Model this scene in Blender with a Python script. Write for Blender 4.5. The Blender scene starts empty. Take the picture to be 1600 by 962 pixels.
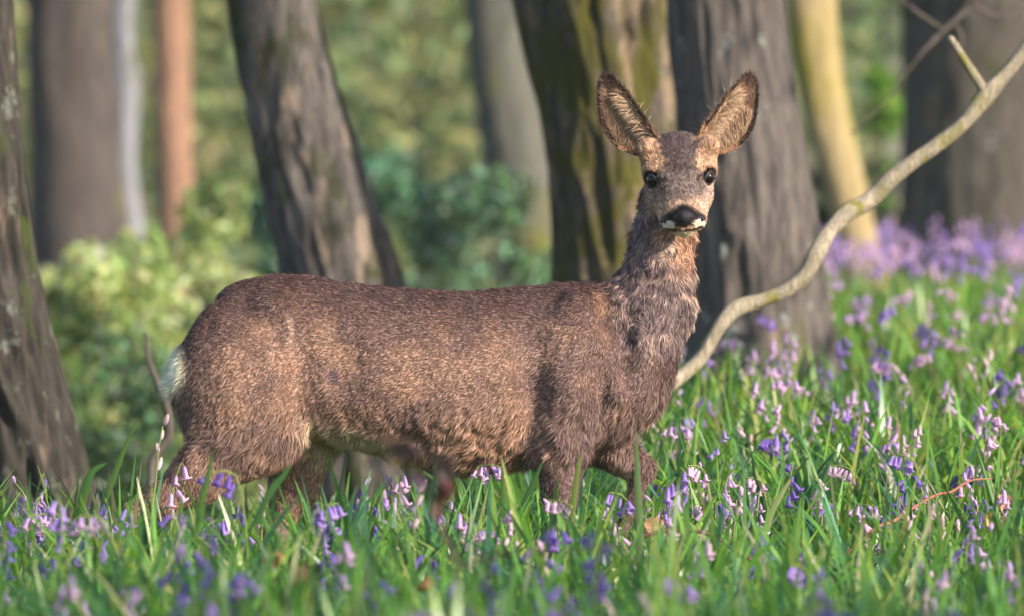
import bpy, math, random
import numpy as np
from mathutils import Vector, Matrix, Euler

# ------------------------------------------------------------------ camera, world, sun, exposure
SC = bpy.context.scene
COL = SC.collection
R = math.radians
S = 1.1e-3                      # metres per photograph pixel at the deer's distance (12 m)
CAMZ, CAMY = 0.75, -12.0

cam = bpy.data.cameras.new('camera')
cam.sensor_width = 36.0
cam.lens = 36.0 * 12.0 / (1600 * S)
cam.clip_start, cam.clip_end = 0.5, 2000.0
cam.dof.use_dof = True
cam.dof.focus_distance = 11.92
cam.dof.aperture_fstop = 4.2
cam.dof.aperture_blades = 9
cam_o = bpy.data.objects.new('camera', cam)
cam_o.location = (0, CAMY, CAMZ)
cam_o.rotation_euler = (Vector((0, 0, 0.593)) - Vector((0, CAMY, CAMZ))).to_track_quat('-Z', 'Y').to_euler()
COL.objects.link(cam_o)
SC.camera = cam_o

TO_SUN = Vector((0.76, -0.54, 0.43)).normalized()
w = bpy.data.worlds.new('World')
SC.world = w
w.use_nodes = True
nt = w.node_tree
sky = nt.nodes.new('ShaderNodeTexSky')
sky.sky_type = 'NISHITA'
sky.sun_disc = False
sky.sun_elevation = math.asin(TO_SUN.z)
sky.sun_rotation = math.atan2(TO_SUN.x, TO_SUN.y)
nt.links.new(sky.outputs[0], nt.nodes['Background'].inputs[0])
nt.nodes['Background'].inputs[1].default_value = 0.14

sun = bpy.data.lights.new('sun', 'SUN')
sun.energy = 5.0
sun.angle = R(0.6)
sun.color = (1.0, 0.88, 0.72)
sun_o = bpy.data.objects.new('sun', sun)
sun_o.rotation_euler = TO_SUN.to_track_quat('Z', 'Y').to_euler()
sun_o.location = TO_SUN * 40
COL.objects.link(sun_o)

SC.view_settings.view_transform = 'Standard'
SC.view_settings.look = 'None'
SC.view_settings.gamma = 1.0
SC.view_settings.exposure = 0.95
SC.render.engine = 'CYCLES'
SC.cycles.use_denoising = True
SC.cycles.max_bounces = 6
SC.cycles.diffuse_bounces = 3
SC.cycles.transmission_bounces = 4
SC.cycles.sample_clamp_indirect = 4.0
SC.cycles.caustics_reflective = False
SC.cycles.caustics_refractive = False

rng = np.random.default_rng(11)
random.seed(11)

# ------------------------------------------------------------------ helpers
def srgb(r, g, b):
    c = np.array([r, g, b], float) / 255.0
    return np.where(c <= 0.04045, c / 12.92, ((c + 0.055) / 1.055) ** 2.4)

def W(px, py, y):
    """a point seen at photograph pixel (px, py) at depth y metres behind the deer"""
    f = (y - CAMY) / 12.0
    return np.array([(px - 800) * S * f, y, CAMZ + ((0.593 - CAMZ) + (481 - py) * S) * f])

def smooth(a, b, x):
    t = np.clip((np.asarray(x, float) - a) / (b - a), 0, 1)
    return t * t * (3 - 2 * t)

def hash3(i, j, k, seed):
    n = np.sin(i * 127.1 + j * 311.7 + k * 74.7 + seed * 53.3) * 43758.5453
    return n - np.floor(n)

def noise(p, seed=0):
    """value noise 0..1 on points (n,3)"""
    f = np.floor(p); t = p - f; t = t * t * (3 - 2 * t)
    i, j, k = f[:, 0], f[:, 1], f[:, 2]
    def hh(a, b, c): return hash3(i + a, j + b, k + c, seed)
    x0 = hh(0,0,0) * (1 - t[:,0]) + hh(1,0,0) * t[:,0]
    x1 = hh(0,1,0) * (1 - t[:,0]) + hh(1,1,0) * t[:,0]
    x2 = hh(0,0,1) * (1 - t[:,0]) + hh(1,0,1) * t[:,0]
    x3 = hh(0,1,1) * (1 - t[:,0]) + hh(1,1,1) * t[:,0]
    y0 = x0 * (1 - t[:,1]) + x1 * t[:,1]
    y1 = x2 * (1 - t[:,1]) + x3 * t[:,1]
    return y0 * (1 - t[:,2]) + y1 * t[:,2]

def fbm(p, seed=0, o=3):
    a, s, v = 0.5, 0, 0
    for q in range(o):
        v = v + a * noise(p * (2.03 ** q), seed + q); s += a; a *= 0.5
    return v / s

def norm(v):
    return v / np.maximum(np.linalg.norm(v, axis=-1, keepdims=True), 1e-9)

def mesh_np(name, V, polys, cols=None, mat=None, shade=True, mats=None, mat_idx=None):
    """V (n,3); polys: list of int arrays (m,k)"""
    me = bpy.data.meshes.new(name)
    V = np.asarray(V, np.float32)
    polys = [np.asarray(p, np.int32) for p in polys if len(p)]
    nl = sum(p.size for p in polys); npoly = sum(len(p) for p in polys)
    me.vertices.add(len(V)); me.vertices.foreach_set('co', V.ravel())
    me.loops.add(nl); me.polygons.add(npoly)
    me.loops.foreach_set('vertex_index', np.concatenate([p.ravel() for p in polys]))
    tot = np.concatenate([np.full(len(p), p.shape[1], np.int32) for p in polys])
    st = np.concatenate([[0], np.cumsum(tot)[:-1]]).astype(np.int32)
    me.polygons.foreach_set('loop_start', st)
    me.polygons.foreach_set('loop_total', tot)
    if shade: me.polygons.foreach_set('use_smooth', np.ones(npoly, bool))
    if mat_idx is not None: me.polygons.foreach_set('material_index', np.asarray(mat_idx, np.int32))
    if cols is not None:
        at = me.color_attributes.new('Col', 'FLOAT_COLOR', 'POINT')
        c4 = np.ones((len(V), 4), np.float32); c4[:, :3] = cols
        at.data.foreach_set('color', c4.ravel())
    if mats:
        for m in mats: me.materials.append(m)
    elif mat: me.materials.append(mat)
    me.update(calc_edges=True)
    return me

def link(name, me, parent=None, **tags):
    o = bpy.data.objects.new(name, me)
    COL.objects.link(o)
    if parent is not None: o.parent = parent
    for k, v in tags.items(): o[k] = v
    return o

def thing(name, label, cat, loc=(0, 0, 0), group=None):
    o = bpy.data.objects.new(name, None)
    o.empty_display_size = 0.05
    COL.objects.link(o)
    o.location = loc
    o['label'] = label; o['category'] = cat
    if group: o['group'] = group
    return o

# ------------------------------------------------------------------ materials
def new_mat(name):
    m = bpy.data.materials.new(name); m.use_nodes = True
    n = m.node_tree
    return m, n, n.nodes['Principled BSDF'], n.nodes['Material Output']

def leaf_mat(name, rough=0.4, trans=0.4, spec=0.4, tint=(1, 1, 1), tgain=1.0):
    m, n, b, out = new_mat(name)
    at = n.nodes.new('ShaderNodeAttribute'); at.attribute_name = 'Col'
    n.links.new(at.outputs['Color'], b.inputs['Base Color'])
    b.inputs['Roughness'].default_value = rough
    b.inputs['Specular IOR Level'].default_value = spec
    tr = n.nodes.new('ShaderNodeBsdfTranslucent')
    mx = n.nodes.new('ShaderNodeMix'); mx.data_type = 'RGBA'; mx.blend_type = 'MULTIPLY'
    mx.inputs[0].default_value = 1.0
    n.links.new(at.outputs['Color'], mx.inputs[6]); mx.inputs[7].default_value = (*[c * tgain for c in tint], 1)
    n.links.new(mx.outputs[2], tr.inputs[0])
    ms = n.nodes.new('ShaderNodeMixShader'); ms.inputs[0].default_value = trans
    n.links.new(b.outputs[0], ms.inputs[1]); n.links.new(tr.outputs[0], ms.inputs[2])
    n.links.new(ms.outputs[0], out.inputs[0])
    return m

M_GRASS = leaf_mat('grass_blade', 0.33, 0.5, 0.5, (1.4, 1.3, 0.5))
M_LEAF = leaf_mat('shrub_leaf', 0.34, 0.45, 0.4, (1.2, 1.15, 0.5))
M_FAR = leaf_mat('woodland_leaf', 0.5, 0.4, 0.3, (1.2, 1.15, 0.5))
M_PETAL = leaf_mat('petal', 0.45, 0.42, 0.3, (1.15, 1.0, 1.1))
M_DRY = leaf_mat('dry_leaf', 0.7, 0.2, 0.2, (1.05, 0.95, 0.82))
M_FUR = leaf_mat('fur', 0.62, 0.0, 0.25)

def bark_mat(name, dark, light, moss=0.3, lichen=0.3, tan=0.0, tan_col=(0.42, 0.29, 0.2), moss_col=(0.09, 0.1, 0.02), scale=1.0, pale_side=None, msc=1.0, lcol=(0.27, 0.295, 0.28)):
    m, n, b, out = new_mat(name)
    L = n.links.new
    tc = n.nodes.new('ShaderNodeTexCoord')
    def mapped(sx, sy, sz, off=0):
        mp = n.nodes.new('ShaderNodeMapping'); mp.inputs['Scale'].default_value = (sx * scale, sy * scale, sz * scale)
        mp.inputs['Location'].default_value = (off, off * 0.7, off * 1.3)
        L(tc.outputs['Object'], mp.inputs[0]); return mp.outputs[0]
    def nz(vec, sc, det=5, rough=0.6):
        t = n.nodes.new('ShaderNodeTexNoise'); t.inputs['Scale'].default_value = sc
        t.inputs['Detail'].default_value = det; t.inputs['Roughness'].default_value = rough
        L(vec, t.inputs['Vector']); return t.outputs['Fac']
    def ramp(v, a, bb):
        r = n.nodes.new('ShaderNodeMapRange'); r.inputs[1].default_value = a; r.inputs[2].default_value = bb
        L(v, r.inputs[0]); return r.outputs[0]
    def mix(f, c1, c2):
        x = n.nodes.new('ShaderNodeMix'); x.data_type = 'RGBA'
        L(f, x.inputs[0])
        for s, c in ((6, c1), (7, c2)):
            if isinstance(c, tuple): x.inputs[s].default_value = (*c, 1)
            else: L(c, x.inputs[s])
        return x.outputs[2]
    h = random.random() * 20
    ridge = nz(mapped(1, 1, 0.16, h), 42, 7, 0.7)
    c = mix(ramp(ridge, 0.38, 0.62), dark, light)
    big = nz(mapped(1, 1, 0.5, h + 3), 5.0, 4)
    c = mix(ramp(big, 0.35, 0.75), c, tuple(0.55 * a + 0.45 * bb for a, bb in zip(dark, light)))
    if tan > 0:
        tn = nz(mapped(1, 1, 0.3, h + 5), 7.0 * msc, 5)
        c = mix(ramp(tn, 0.68 - 0.22 * tan, 0.74 - 0.2 * tan), c, tan_col)  # tan patches set by stretched noise
    if lichen > 0:
        ln = nz(mapped(1, 1, 0.8, h + 9), 16, 4, 0.7)
        c = mix(ramp(ln, 0.70 - 0.14 * lichen, 0.78 - 0.14 * lichen), c, lcol)
    if pale_side:
        sx = n.nodes.new('ShaderNodeSeparateXYZ'); L(tc.outputs['Object'], sx.inputs[0])
        ad = n.nodes.new('ShaderNodeMath'); ad.operation = 'MULTIPLY_ADD'; L(nz(mapped(1, 1, 0.7, h + 21), 6, 3), ad.inputs[0]); ad.inputs[1].default_value = 0.34; L(sx.outputs[0], ad.inputs[2])
        c = mix(ramp(ad.outputs[0], pale_side[0] + 0.2, pale_side[0] + 0.23), c, pale_side[1])
    if moss > 0:
        mn = nz(mapped(1, 1, 0.45, h + 13), 4.5 * msc, 6, 0.65)
        c = mix(ramp(mn, 0.66 - 0.26 * moss, 0.76 - 0.24 * moss), c, moss_col)
    L(c, b.inputs['Base Color'])
    b.inputs['Roughness'].default_value = 0.9
    b.inputs['Specular IOR Level'].default_value = 0.15
    bp = n.nodes.new('ShaderNodeBump'); bp.inputs['Strength'].default_value = 0.9; bp.inputs['Distance'].default_value = 0.02
    L(ridge, bp.inputs['Height']); L(bp.outputs[0], b.inputs['Normal'])
    return m

def plain_mat(name, col, rough=0.6, spec=0.3, bump=0.0, bscale=60, var=0.0, coat=0.0):
    m, n, b, out = new_mat(name)
    L = n.links.new
    b.inputs['Roughness'].default_value = rough
    b.inputs['Specular IOR Level'].default_value = spec
    b.inputs['Coat Weight'].default_value = coat
    b.inputs['Coat Roughness'].default_value = 0.05
    tc = n.nodes.new('ShaderNodeTexCoord')
    t = n.nodes.new('ShaderNodeTexNoise'); t.inputs['Scale'].default_value = bscale; t.inputs['Detail'].default_value = 4
    L(tc.outputs['Object'], t.inputs['Vector'])
    x = n.nodes.new('ShaderNodeMix'); x.data_type = 'RGBA'
    L(t.outputs['Fac'], x.inputs[0])
    x.inputs[6].default_value = (*[c * (1 - var) for c in col], 1); x.inputs[7].default_value = (*[min(1, c * (1 + var)) for c in col], 1)
    L(x.outputs[2], b.inputs['Base Color'])
    if bump:
        bp = n.nodes.new('ShaderNodeBump'); bp.inputs['Strength'].default_value = bump; bp.inputs['Distance'].default_value = 0.002
        L(t.outputs['Fac'], bp.inputs['Height']); L(bp.outputs[0], b.inputs['Normal'])
    return m

# ------------------------------------------------------------------ ground
def hgt(x, y):
    x = np.asarray(x, float); y = np.asarray(y, float)
    xs = x / np.maximum(1 + y / 12.0, 0.5)
    s = smooth(-0.35, 0.36, xs)
    yr = np.clip(y + 0.3, 0, None)
    right = 0.44 * (1 - np.exp(-yr / 3.3)) + 0.004 * np.clip(yr - 9, 0, 40)
    right = right * (0.93 + 0.07 * smooth(0.3, 1.0, xs)) + 0.02 * smooth(0.5, 1.2, xs)
    left = -0.075 * np.clip(y - 0.6, 0, 6) + 0.012 * np.clip(y - 12, 0, 60)
    h = left * (1 - s) + right * s
    h = h + 0.05 * np.clip(y - 30, 0, 120)
    p = np.stack([x.ravel() * 0.9, y.ravel() * 0.9, np.zeros(x.size)], 1)
    n_ = (fbm(p, 3, 2) - 0.5).reshape(x.shape)
    return h + n_ * 0.07

def build_ground():
    a = np.concatenate([-np.geomspace(400, 4.2, 40), np.linspace(-4, 4, 81), np.geomspace(4.2, 400, 40)])
    b = np.concatenate([np.linspace(-400, -14, 20), np.linspace(-13, 16, 146), np.geomspace(17, 600, 60)])
    X, Y = np.meshgrid(a, b, indexing='ij')
    Z = hgt(X, Y)
    V = np.stack([X, Y, Z], -1).reshape(-1, 3)
    nx, ny = X.shape
    i = np.arange(nx * ny).reshape(nx, ny)
    q = np.stack([i[:-1, :-1], i[1:, :-1], i[1:, 1:], i[:-1, 1:]], -1).reshape(-1, 4)
    m, n, bs, out = new_mat('woodland_floor')
    L = n.links.new
    tc = n.nodes.new('ShaderNodeTexCoord')
    t = n.nodes.new('ShaderNodeTexNoise'); t.inputs['Scale'].default_value = 9; t.inputs['Detail'].default_value = 8
    t2 = n.nodes.new('ShaderNodeTexNoise'); t2.inputs['Scale'].default_value = 0.7; t2.inputs['Detail'].default_value = 5
    L(tc.outputs['Object'], t.inputs['Vector']); L(tc.outputs['Object'], t2.inputs['Vector'])
    r = n.nodes.new('ShaderNodeValToRGB')
    r.color_ramp.elements[0].color = (0.035, 0.022, 0.014, 1); r.color_ramp.elements[0].position = 0.35
    r.color_ramp.elements[1].color = (0.16, 0.105, 0.065, 1); r.color_ramp.elements[1].position = 0.7
    L(t.outputs['Fac'], r.inputs[0])
    mr = n.nodes.new('ShaderNodeMapRange'); mr.inputs[1].default_value = 0.42; mr.inputs[2].default_value = 0.6
    L(t2.outputs['Fac'], mr.inputs[0])
    mx = n.nodes.new('ShaderNodeMix'); mx.data_type = 'RGBA'; mx.inputs[7].default_value = (0.05, 0.075, 0.02, 1)
    L(mr.outputs[0], mx.inputs[0]); L(r.outputs[0], mx.inputs[6]); L(mx.outputs[2], bs.inputs['Base Color'])
    bs.inputs['Roughness'].default_value = 0.95
    bp = n.nodes.new('ShaderNodeBump'); bp.inputs['Distance'].default_value = 0.03
    L(t.outputs['Fac'], bp.inputs['Height']); L(bp.outputs[0], bs.inputs['Normal'])
    link('ground', mesh_np('ground', V, [q], mat=m), kind='structure')
build_ground()

# ------------------------------------------------------------------ tubes and trees
def tube(path, rad, nu=10, closed_tip=True, disp=None):
    """path (n,3), rad (n,), returns V, quads(+tip tris)"""
    path = np.asarray(path, float); rad = np.asarray(rad, float)
    n = len(path)
    T = norm(np.gradient(path, axis=0))
    ref = np.array([1.0, 0, 0]) if abs(T[0, 0]) < 0.8 else np.array([0, 1.0, 0])
    A = np.zeros((n, 3)); a = ref
    for i in range(n):
        a = a - T[i] * np.dot(a, T[i]); a = a / np.linalg.norm(a); A[i] = a
    B = np.cross(T, A)
    th = np.linspace(0, 2 * math.pi, nu, endpoint=False)
    rr = rad[:, None] * np.ones(nu)
    if disp is not None: rr = rr + disp(path, th)
    V = path[:, None] + rr[..., None] * (np.cos(th)[None, :, None] * A[:, None] + np.sin(th)[None, :, None] * B[:, None])
    i = np.arange(n * nu).reshape(n, nu)
    j = np.roll(i, -1, 1)
    q = np.stack([i[:-1], j[:-1], j[1:], i[1:]], -1).reshape(-1, 4)
    V = V.reshape(-1, 3)
    tri = np.zeros((0, 3), int)
    if closed_tip:
        V = np.vstack([V, path[-1:] + T[-1:] * rad[-1]])
        tri = np.stack([i[-1], j[-1], np.full(nu, n * nu)], -1)
    return V, q, tri

def spline(P, n):
    """smooth curve through rows of P -> n rows (chord length tangents)"""
    P = np.asarray(P, float)
    d = np.linalg.norm(np.diff(P[:, :3], axis=0), axis=1) + 1e-9; c = np.concatenate([[0], np.cumsum(d)])
    m = np.gradient(P, c, axis=0) if len(P) > 2 else np.tile((P[1] - P[0]) / d[0], (2, 1))
    q = np.linspace(0, c[-1], n)
    k = np.clip(np.searchsorted(c, q, side='right') - 1, 0, len(P) - 2)
    h = d[k][:, None]; t = ((q - c[k]) / d[k])[:, None]
    return (P[k] * (2 * t**3 - 3 * t**2 + 1) + m[k] * h * (t**3 - 2 * t**2 + t) + P[k + 1] * (-2 * t**3 + 3 * t**2) + m[k + 1] * h * (t**3 - t**2))

class Acc:
    def __init__(s): s.V = []; s.q = []; s.t = []; s.c = []; s.n = 0
    def add(s, V, q=(), t=(), c=None):
        if len(q): s.q.append(np.asarray(q) + s.n)
        if len(t): s.t.append(np.asarray(t) + s.n)
        s.V.append(V); s.n += len(V)
        if c is not None: s.c.append(np.broadcast_to(c, (len(V), 3)))
    def mesh(s, name, mat, shade=True):
        p = []
        if s.q: p.append(np.vstack(s.q))
        if s.t: p.append(np.vstack(s.t))
        return mesh_np(name, np.vstack(s.V), p, np.vstack(s.c) if s.c else None, mat, shade)

def leaf_cloud(P, N, size, col, cvar=0.35, asp=0.55):
    """small folded leaves (kite of two triangles) at points P with rough normals N"""
    n = len(P)
    sz = size * rng.uniform(0.6, 1.35, n)[:, None]
    N = norm(N + rng.normal(0, 0.55, (n, 3)))
    D = norm(np.cross(N, rng.normal(0, 1, (n, 3))))
    B = np.cross(N, D)
    a = P - D * sz * 0.5; b = P + B * sz * asp * 0.5 + N * sz * 0.12; c = P + D * sz * 0.5; d = P - B * sz * asp * 0.5 + N * sz * 0.12
    V = np.stack([a, b, c, d], 1).reshape(-1, 3)
    i = np.arange(n)[:, None] * 4
    T = np.concatenate([i + [0, 1, 2], i + [0, 2, 3]], 0)
    cc = np.asarray(col)[None] * np.exp(rng.normal(0, cvar, (n, 1))) * (1 + rng.normal(0, 0.12, (n, 3)))
    cc = np.clip(cc, 0.004, 0.7)
    return V, T, np.repeat(cc, 4, 0)

def crown_mesh(seed, leafcol, nl=800, rad=2.4, h0=7.0, h1=11.0):
    rs = np.random.default_rng(seed)
    ac = Acc()
    cent = np.stack([rs.normal(0, rad * 0.55, 34), rs.normal(0, rad * 0.55, 34), rs.uniform(h0, h1, 34)], 1)
    P = cent[rs.integers(0, 34, nl)] + rs.normal(0, 0.42, (nl, 3))
    V, T, c = leaf_cloud(P, np.tile([0, 0, 1.0], (nl, 1)), 0.11, leafcol)
    ac.add(V, t=T, c=c)
    return ac.mesh('crown', M_FAR)
CROWNS = [crown_mesh(1, (0.10, 0.15, 0.03)), crown_mesh(2, (0.08, 0.13, 0.03))]

def make_tree(label, pts, y, mat, nu=32, nv=60, amp=0.006, group=None, flare=1.25, crown=0, tilt_top=None, freq=22, crown_on=True, yb=None):
    """pts: (px, py, half width px) seen at depth y, top to bottom"""
    rows = []
    f = (y - CAMY) / 12.0
    for px, py, hw in pts:
        p = W(px, py, y); rows.append([p[0], p[1], p[2], hw * S * f])
    rows = np.array(rows[::-1])                          # bottom to top
    gz = float(hgt(rows[0, 0], y)) - 0.06
    base = []
    if rows[0, 2] > gz + 0.02:
        d = (rows[0] - rows[1]) / max(abs(rows[0, 2] - rows[1, 2]), 1e-6)
        L_ = rows[0, 2] - gz
        b = rows[0] + d * L_ * 0.6; b[2] = gz; b[3] = rows[0, 3] * flare
        base = [b]
    d = rows[-1] - rows[-2]; d = d / d[2]
    top = []
    for k, zz in enumerate((3.6, 5.5, 7.5, 9.5)):
        dz = zz - rows[-1, 2]
        q = rows[-1] + d * min(dz, 1.5) + np.array([d[0] * 0.35, 0.02, 0, 0]) * max(dz - 1.5, 0)
        q[2] = zz; q[3] = rows[-1, 3] * (1 - 0.2 * k) * 0.92
        top.append(q)
    ctrl = np.array(base + list(rows) + top)
    vis = spline(ctrl, 400)
    zlim = rows[-1, 2] + 0.25
    lo = vis[vis[:, 2] <= zlim]; hi = vis[vis[:, 2] > zlim]
    idx = np.linspace(0, len(lo) - 1, nv)
    lo = np.stack([np.interp(idx, np.arange(len(lo)), lo[:, k]) for k in range(4)], 1)
    hi = hi[::14]
    sp = np.vstack([lo, hi])
    seed = random.randint(0, 999)
    def disp(path, th):
        n = len(path)
        r = sp[:, 3]
        q = np.stack(np.broadcast_arrays(np.cos(th)[None] * r[:, None] * freq, np.sin(th)[None] * r[:, None] * freq, path[:, 2:3] * freq * 0.16), -1).reshape(-1, 3)
        d1 = fbm(q + 50, seed, 3).reshape(n, -1) - 0.5
        big = fbm(q * 0.16 + 9, seed + 5, 2).reshape(n, -1) - 0.5
        rd = np.clip(1.1 - np.abs(d1) * 7, -0.6, 1)
        return rd * amp * 0.7 + d1 * amp + big * sp[:, 3:4] * 0.34
    V, q, t = tube(sp[:, :3], sp[:, 3], nu, True, disp)
    root = thing('tree', label, 'tree', (sp[0, 0], sp[0, 1], sp[0, 2]), group)
    off = sp[0, :3]
    link('trunk', mesh_np('trunk', V - off, [q, t], mat=mat), root)
    tp = hi[-1, :3] if len(hi) else sp[-1, :3]
    for k in range(4):
        s = hi[int(len(hi) * (0.35 + 0.15 * k))]
        az = rng.uniform(0, 6.28); ln = rng.uniform(1.4, 2.4)
        e = np.array([math.cos(az) * ln, math.sin(az) * ln, rng.uniform(0.8, 1.8)])
        P = spline([s[:3], s[:3] + e * 0.45 + [0, 0, 0.1], s[:3] + e], 8)
        V, q, t = tube(P - off, np.linspace(s[3] * 0.4, 0.012, 8), 8)
        link('limb', mesh_np('limb', V, [q, t], mat=mat), root)
    if crown_on:
        c = link('crown', CROWNS[crown], root)
        c.location = (tp[0] - off[0], tp[1] - off[1], 0)
        c.rotation_euler = (0, 0, rng.uniform(0, 6.28))
    return root

B_GREY = bark_mat('bark_grey_mossy', (0.035, 0.032, 0.032), (0.17, 0.15, 0.14), 0.58, 0.35, 0.55, (0.26, 0.20, 0.155), (0.04, 0.045, 0.014), msc=2.0)
B_OAK = bark_mat('bark_moss_patched', (0.025, 0.022, 0.02), (0.15, 0.125, 0.105), 0.84, 0.35, 0.75, (0.25, 0.185, 0.13), (0.075, 0.072, 0.016), msc=2.8)
B_ASH = bark_mat('bark_plain_grey', (0.04, 0.035, 0.034), (0.17, 0.145, 0.135), 0.12, 0.55, 0.25, (0.34, 0.23, 0.165))
B_HAZE = bark_mat('bark_hazed_green_grey', (0.07, 0.07, 0.065), (0.17, 0.165, 0.14), 0.5, 0.3, 0.0, moss_col=(0.14, 0.14, 0.04))  # distance haze put into the bark as low-contrast greys
B_DARK = bark_mat('bark_dark_lichen', (0.022, 0.02, 0.018), (0.13, 0.115, 0.10), 0.3, 0.5, 0.3, (0.24, 0.17, 0.13), (0.05, 0.06, 0.014))
B_TRUNK1 = bark_mat('bark_blotched_shaded', (0.016, 0.014, 0.013), (0.075, 0.066, 0.058), 0.3, 0.9, 0.3, (0.13, 0.10, 0.08), (0.05, 0.07, 0.014), lcol=(0.13, 0.135, 0.12), msc=2.0)  # bark colour darkened to stand for the shade on this trunk
B_PALE = bark_mat('bark_streaked', (0.04, 0.034, 0.034), (0.13, 0.11, 0.10), 0.35, 0.3, 0.1, moss_col=(0.12, 0.11, 0.05))
B_BIRCH = bark_mat('bark_whitish', (0.15, 0.15, 0.17), (0.34, 0.34, 0.39), 0.4, 0.5, 0.35, (0.2, 0.17, 0.15), (0.12, 0.12, 0.07), msc=2.0)
B_SILVER = bark_mat('bark_silver', (0.16, 0.16, 0.15), (0.32, 0.32, 0.30), 0.3, 0.4, 0.0)
B_ORANGE_LIT = bark_mat('bark_orange_lit', (0.15, 0.085, 0.06), (0.42, 0.25, 0.17), 0.0, 0.1, 0.3, (0.48, 0.29, 0.19))  # warm orange sunlight put into the bark colour all round
B_GOLD_LIT = bark_mat('bark_yellow_lit', (0.24, 0.18, 0.09), (0.46, 0.36, 0.2), 0.5, 0.1, 0.2, (0.48, 0.37, 0.23), (0.28, 0.24, 0.05))  # yellow of the sunlight is part of this bark colour

make_tree('grey leaning trunk with moss and tan bare patches behind the deer\'s rump',
          [(415, -40, 68), (432, 60, 70), (456, 160, 72), (480, 250, 75), (505, 340, 80), (530, 430, 88), (548, 520, 95)], 4.0, B_GREY, 150, 200, 0.014)
make_tree('thick moss covered trunk right behind the deer\'s head and left ear',
          [(925, -40, 116), (938, 60, 108), (955, 160, 102), (968, 260, 100), (978, 360, 102), (985, 440, 112), (988, 520, 120)], 4.2, B_OAK, 170, 200, 0.018, crown=1)
make_tree('smooth grey trunk behind the deer\'s right ear, beside the mossy trunk',
          [(1128, -40, 88), (1136, 60, 90), (1146, 160, 92), (1158, 260, 96), (1170, 360, 100), (1178, 440, 103), (1184, 520, 110)], 3.5, B_ASH, 170, 200, 0.013, flare=1.12)
make_tree('dark lichen spotted trunk left of the leafy bush, leaning out of the frame',
          [(-75, -40, 78), (-68, 100, 80), (-58, 260, 82), (-44, 420, 88), (-22, 560, 96), (5, 680, 100), (20, 760, 108)], 1.6, B_TRUNK1, 170, 220, 0.024, crown=1, freq=26)
make_tree('broad blurred brown trunk behind the leafy bush',
          [(108, -40, 66), (112, 120, 66), (118, 260, 66), (122, 380, 72)], 12.0, B_PALE, 40, 60, 0.012)
make_tree('slim whitish trunk close beside the broad blurred trunk',
          [(190, -40, 19), (193, 60, 18), (196, 150, 20), (194, 240, 17), (200, 330, 19), (204, 380, 20)], 13.5, B_BIRCH, 28, 50, 0.008)
make_tree('slim orange trunk, sunlight put into its bark colour, beyond the leafy bush',
          [(266, -40, 27), (270, 150, 27), (276, 300, 28), (280, 380, 30)], 16.0, B_ORANGE_LIT, 28, 40, 0.006, crown=1)
make_tree('hazy grey trunk far off between the leaning trunk and the mossy trunk',
          [(776, -40, 52), (790, 120, 52), (812, 260, 54), (836, 380, 60), (850, 450, 66)], 13.0, B_HAZE, 36, 50, 0.01, crown=1)
make_tree('curved yellow sunlit trunk beyond the fallen branch',
          [(1262, -40, 42), (1272, 60, 40), (1290, 170, 34), (1318, 280, 30), (1340, 380, 28), (1356, 450, 30)], 9.0, B_GOLD_LIT, 36, 50, 0.005)
make_tree('massive dark trunk behind the upper end of the fallen branch',
          [(1530, -40, 118), (1528, 120, 114), (1528, 260, 116), (1532, 400, 124)], 11.0, B_DARK, 60, 80, 0.016, crown=1)
make_tree('thin pale grey trunk far behind the yellow trunk',
          [(1388, -40, 24), (1390, 200, 24), (1393, 400, 26)], 24.0, B_SILVER, 24, 30, 0.004)
make_tree('thin brown trunk far behind the leaning grey trunk',
          [(655, -40, 14), (650, 200, 15), (648, 400, 16)], 30.0, B_ASH, 20, 30, 0.004, crown=1)
make_tree('narrow dark trunk far away beside the slim orange trunk',
          [(335, -40, 12), (330, 200, 13), (326, 380, 14)], 32.0, B_DARK, 20, 30, 0.004)

def shade_tree(label, x, y, r, nleaf, z0, z1, rad, seed):  # out-of-view trees added to throw dappled shade on trunks and grass
    rs = np.random.default_rng(seed)
    gz = float(hgt(x, y)) - 0.05
    root = thing('tree', label, 'tree', (x, y, gz), 'unseen trees added for dappled shade')
    P = spline([[0, 0, 0], [0.05, 0.03, 2], [-0.04, 0.1, 4], [0.05, 0.0, z1 + 0.5]], 24)
    V, q, t = tube(P, np.linspace(r, 0.03, 24), 16)
    link('trunk', mesh_np('trunk', V, [q, t], mat=B_ASH), root)
    nb = 26
    cent = np.stack([rs.normal(0, rad * 0.5, nb), rs.normal(0, rad * 0.5, nb), rs.uniform(z0, z1, nb)], 1)
    for c in cent:
        V, q, t = tube(spline([[0, 0, c[2] - 0.5], c * [0.5, 0.5, 1] - [0, 0, 0.15], c], 8), np.linspace(0.025, 0.005, 8), 6)
        link('limb', mesh_np('limb', V, [q, t], mat=B_ASH), root)
    Pl = cent[rs.integers(0, nb, nleaf)] + rs.normal(0, 0.24, (nleaf, 3))
    V, T, c = leaf_cloud(Pl, np.tile([0, 0, 1.0], (nleaf, 1)), 0.085, (0.11, 0.17, 0.035))
    ac = Acc(); ac.add(V, t=T, c=c)
    link('crown', ac.mesh('crown', M_FAR), root)
shade_tree('unseen young leafy tree added right of the branch to dapple the trunks', 3.75, 0.7, 0.10, 1500, 1.2, 5.5, 1.1, 1)
shade_tree('unseen young leafy tree added at the near right to shade the front grass', 2.9, -4.9, 0.07, 2100, 1.2, 4.2, 1.0, 3)

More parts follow.
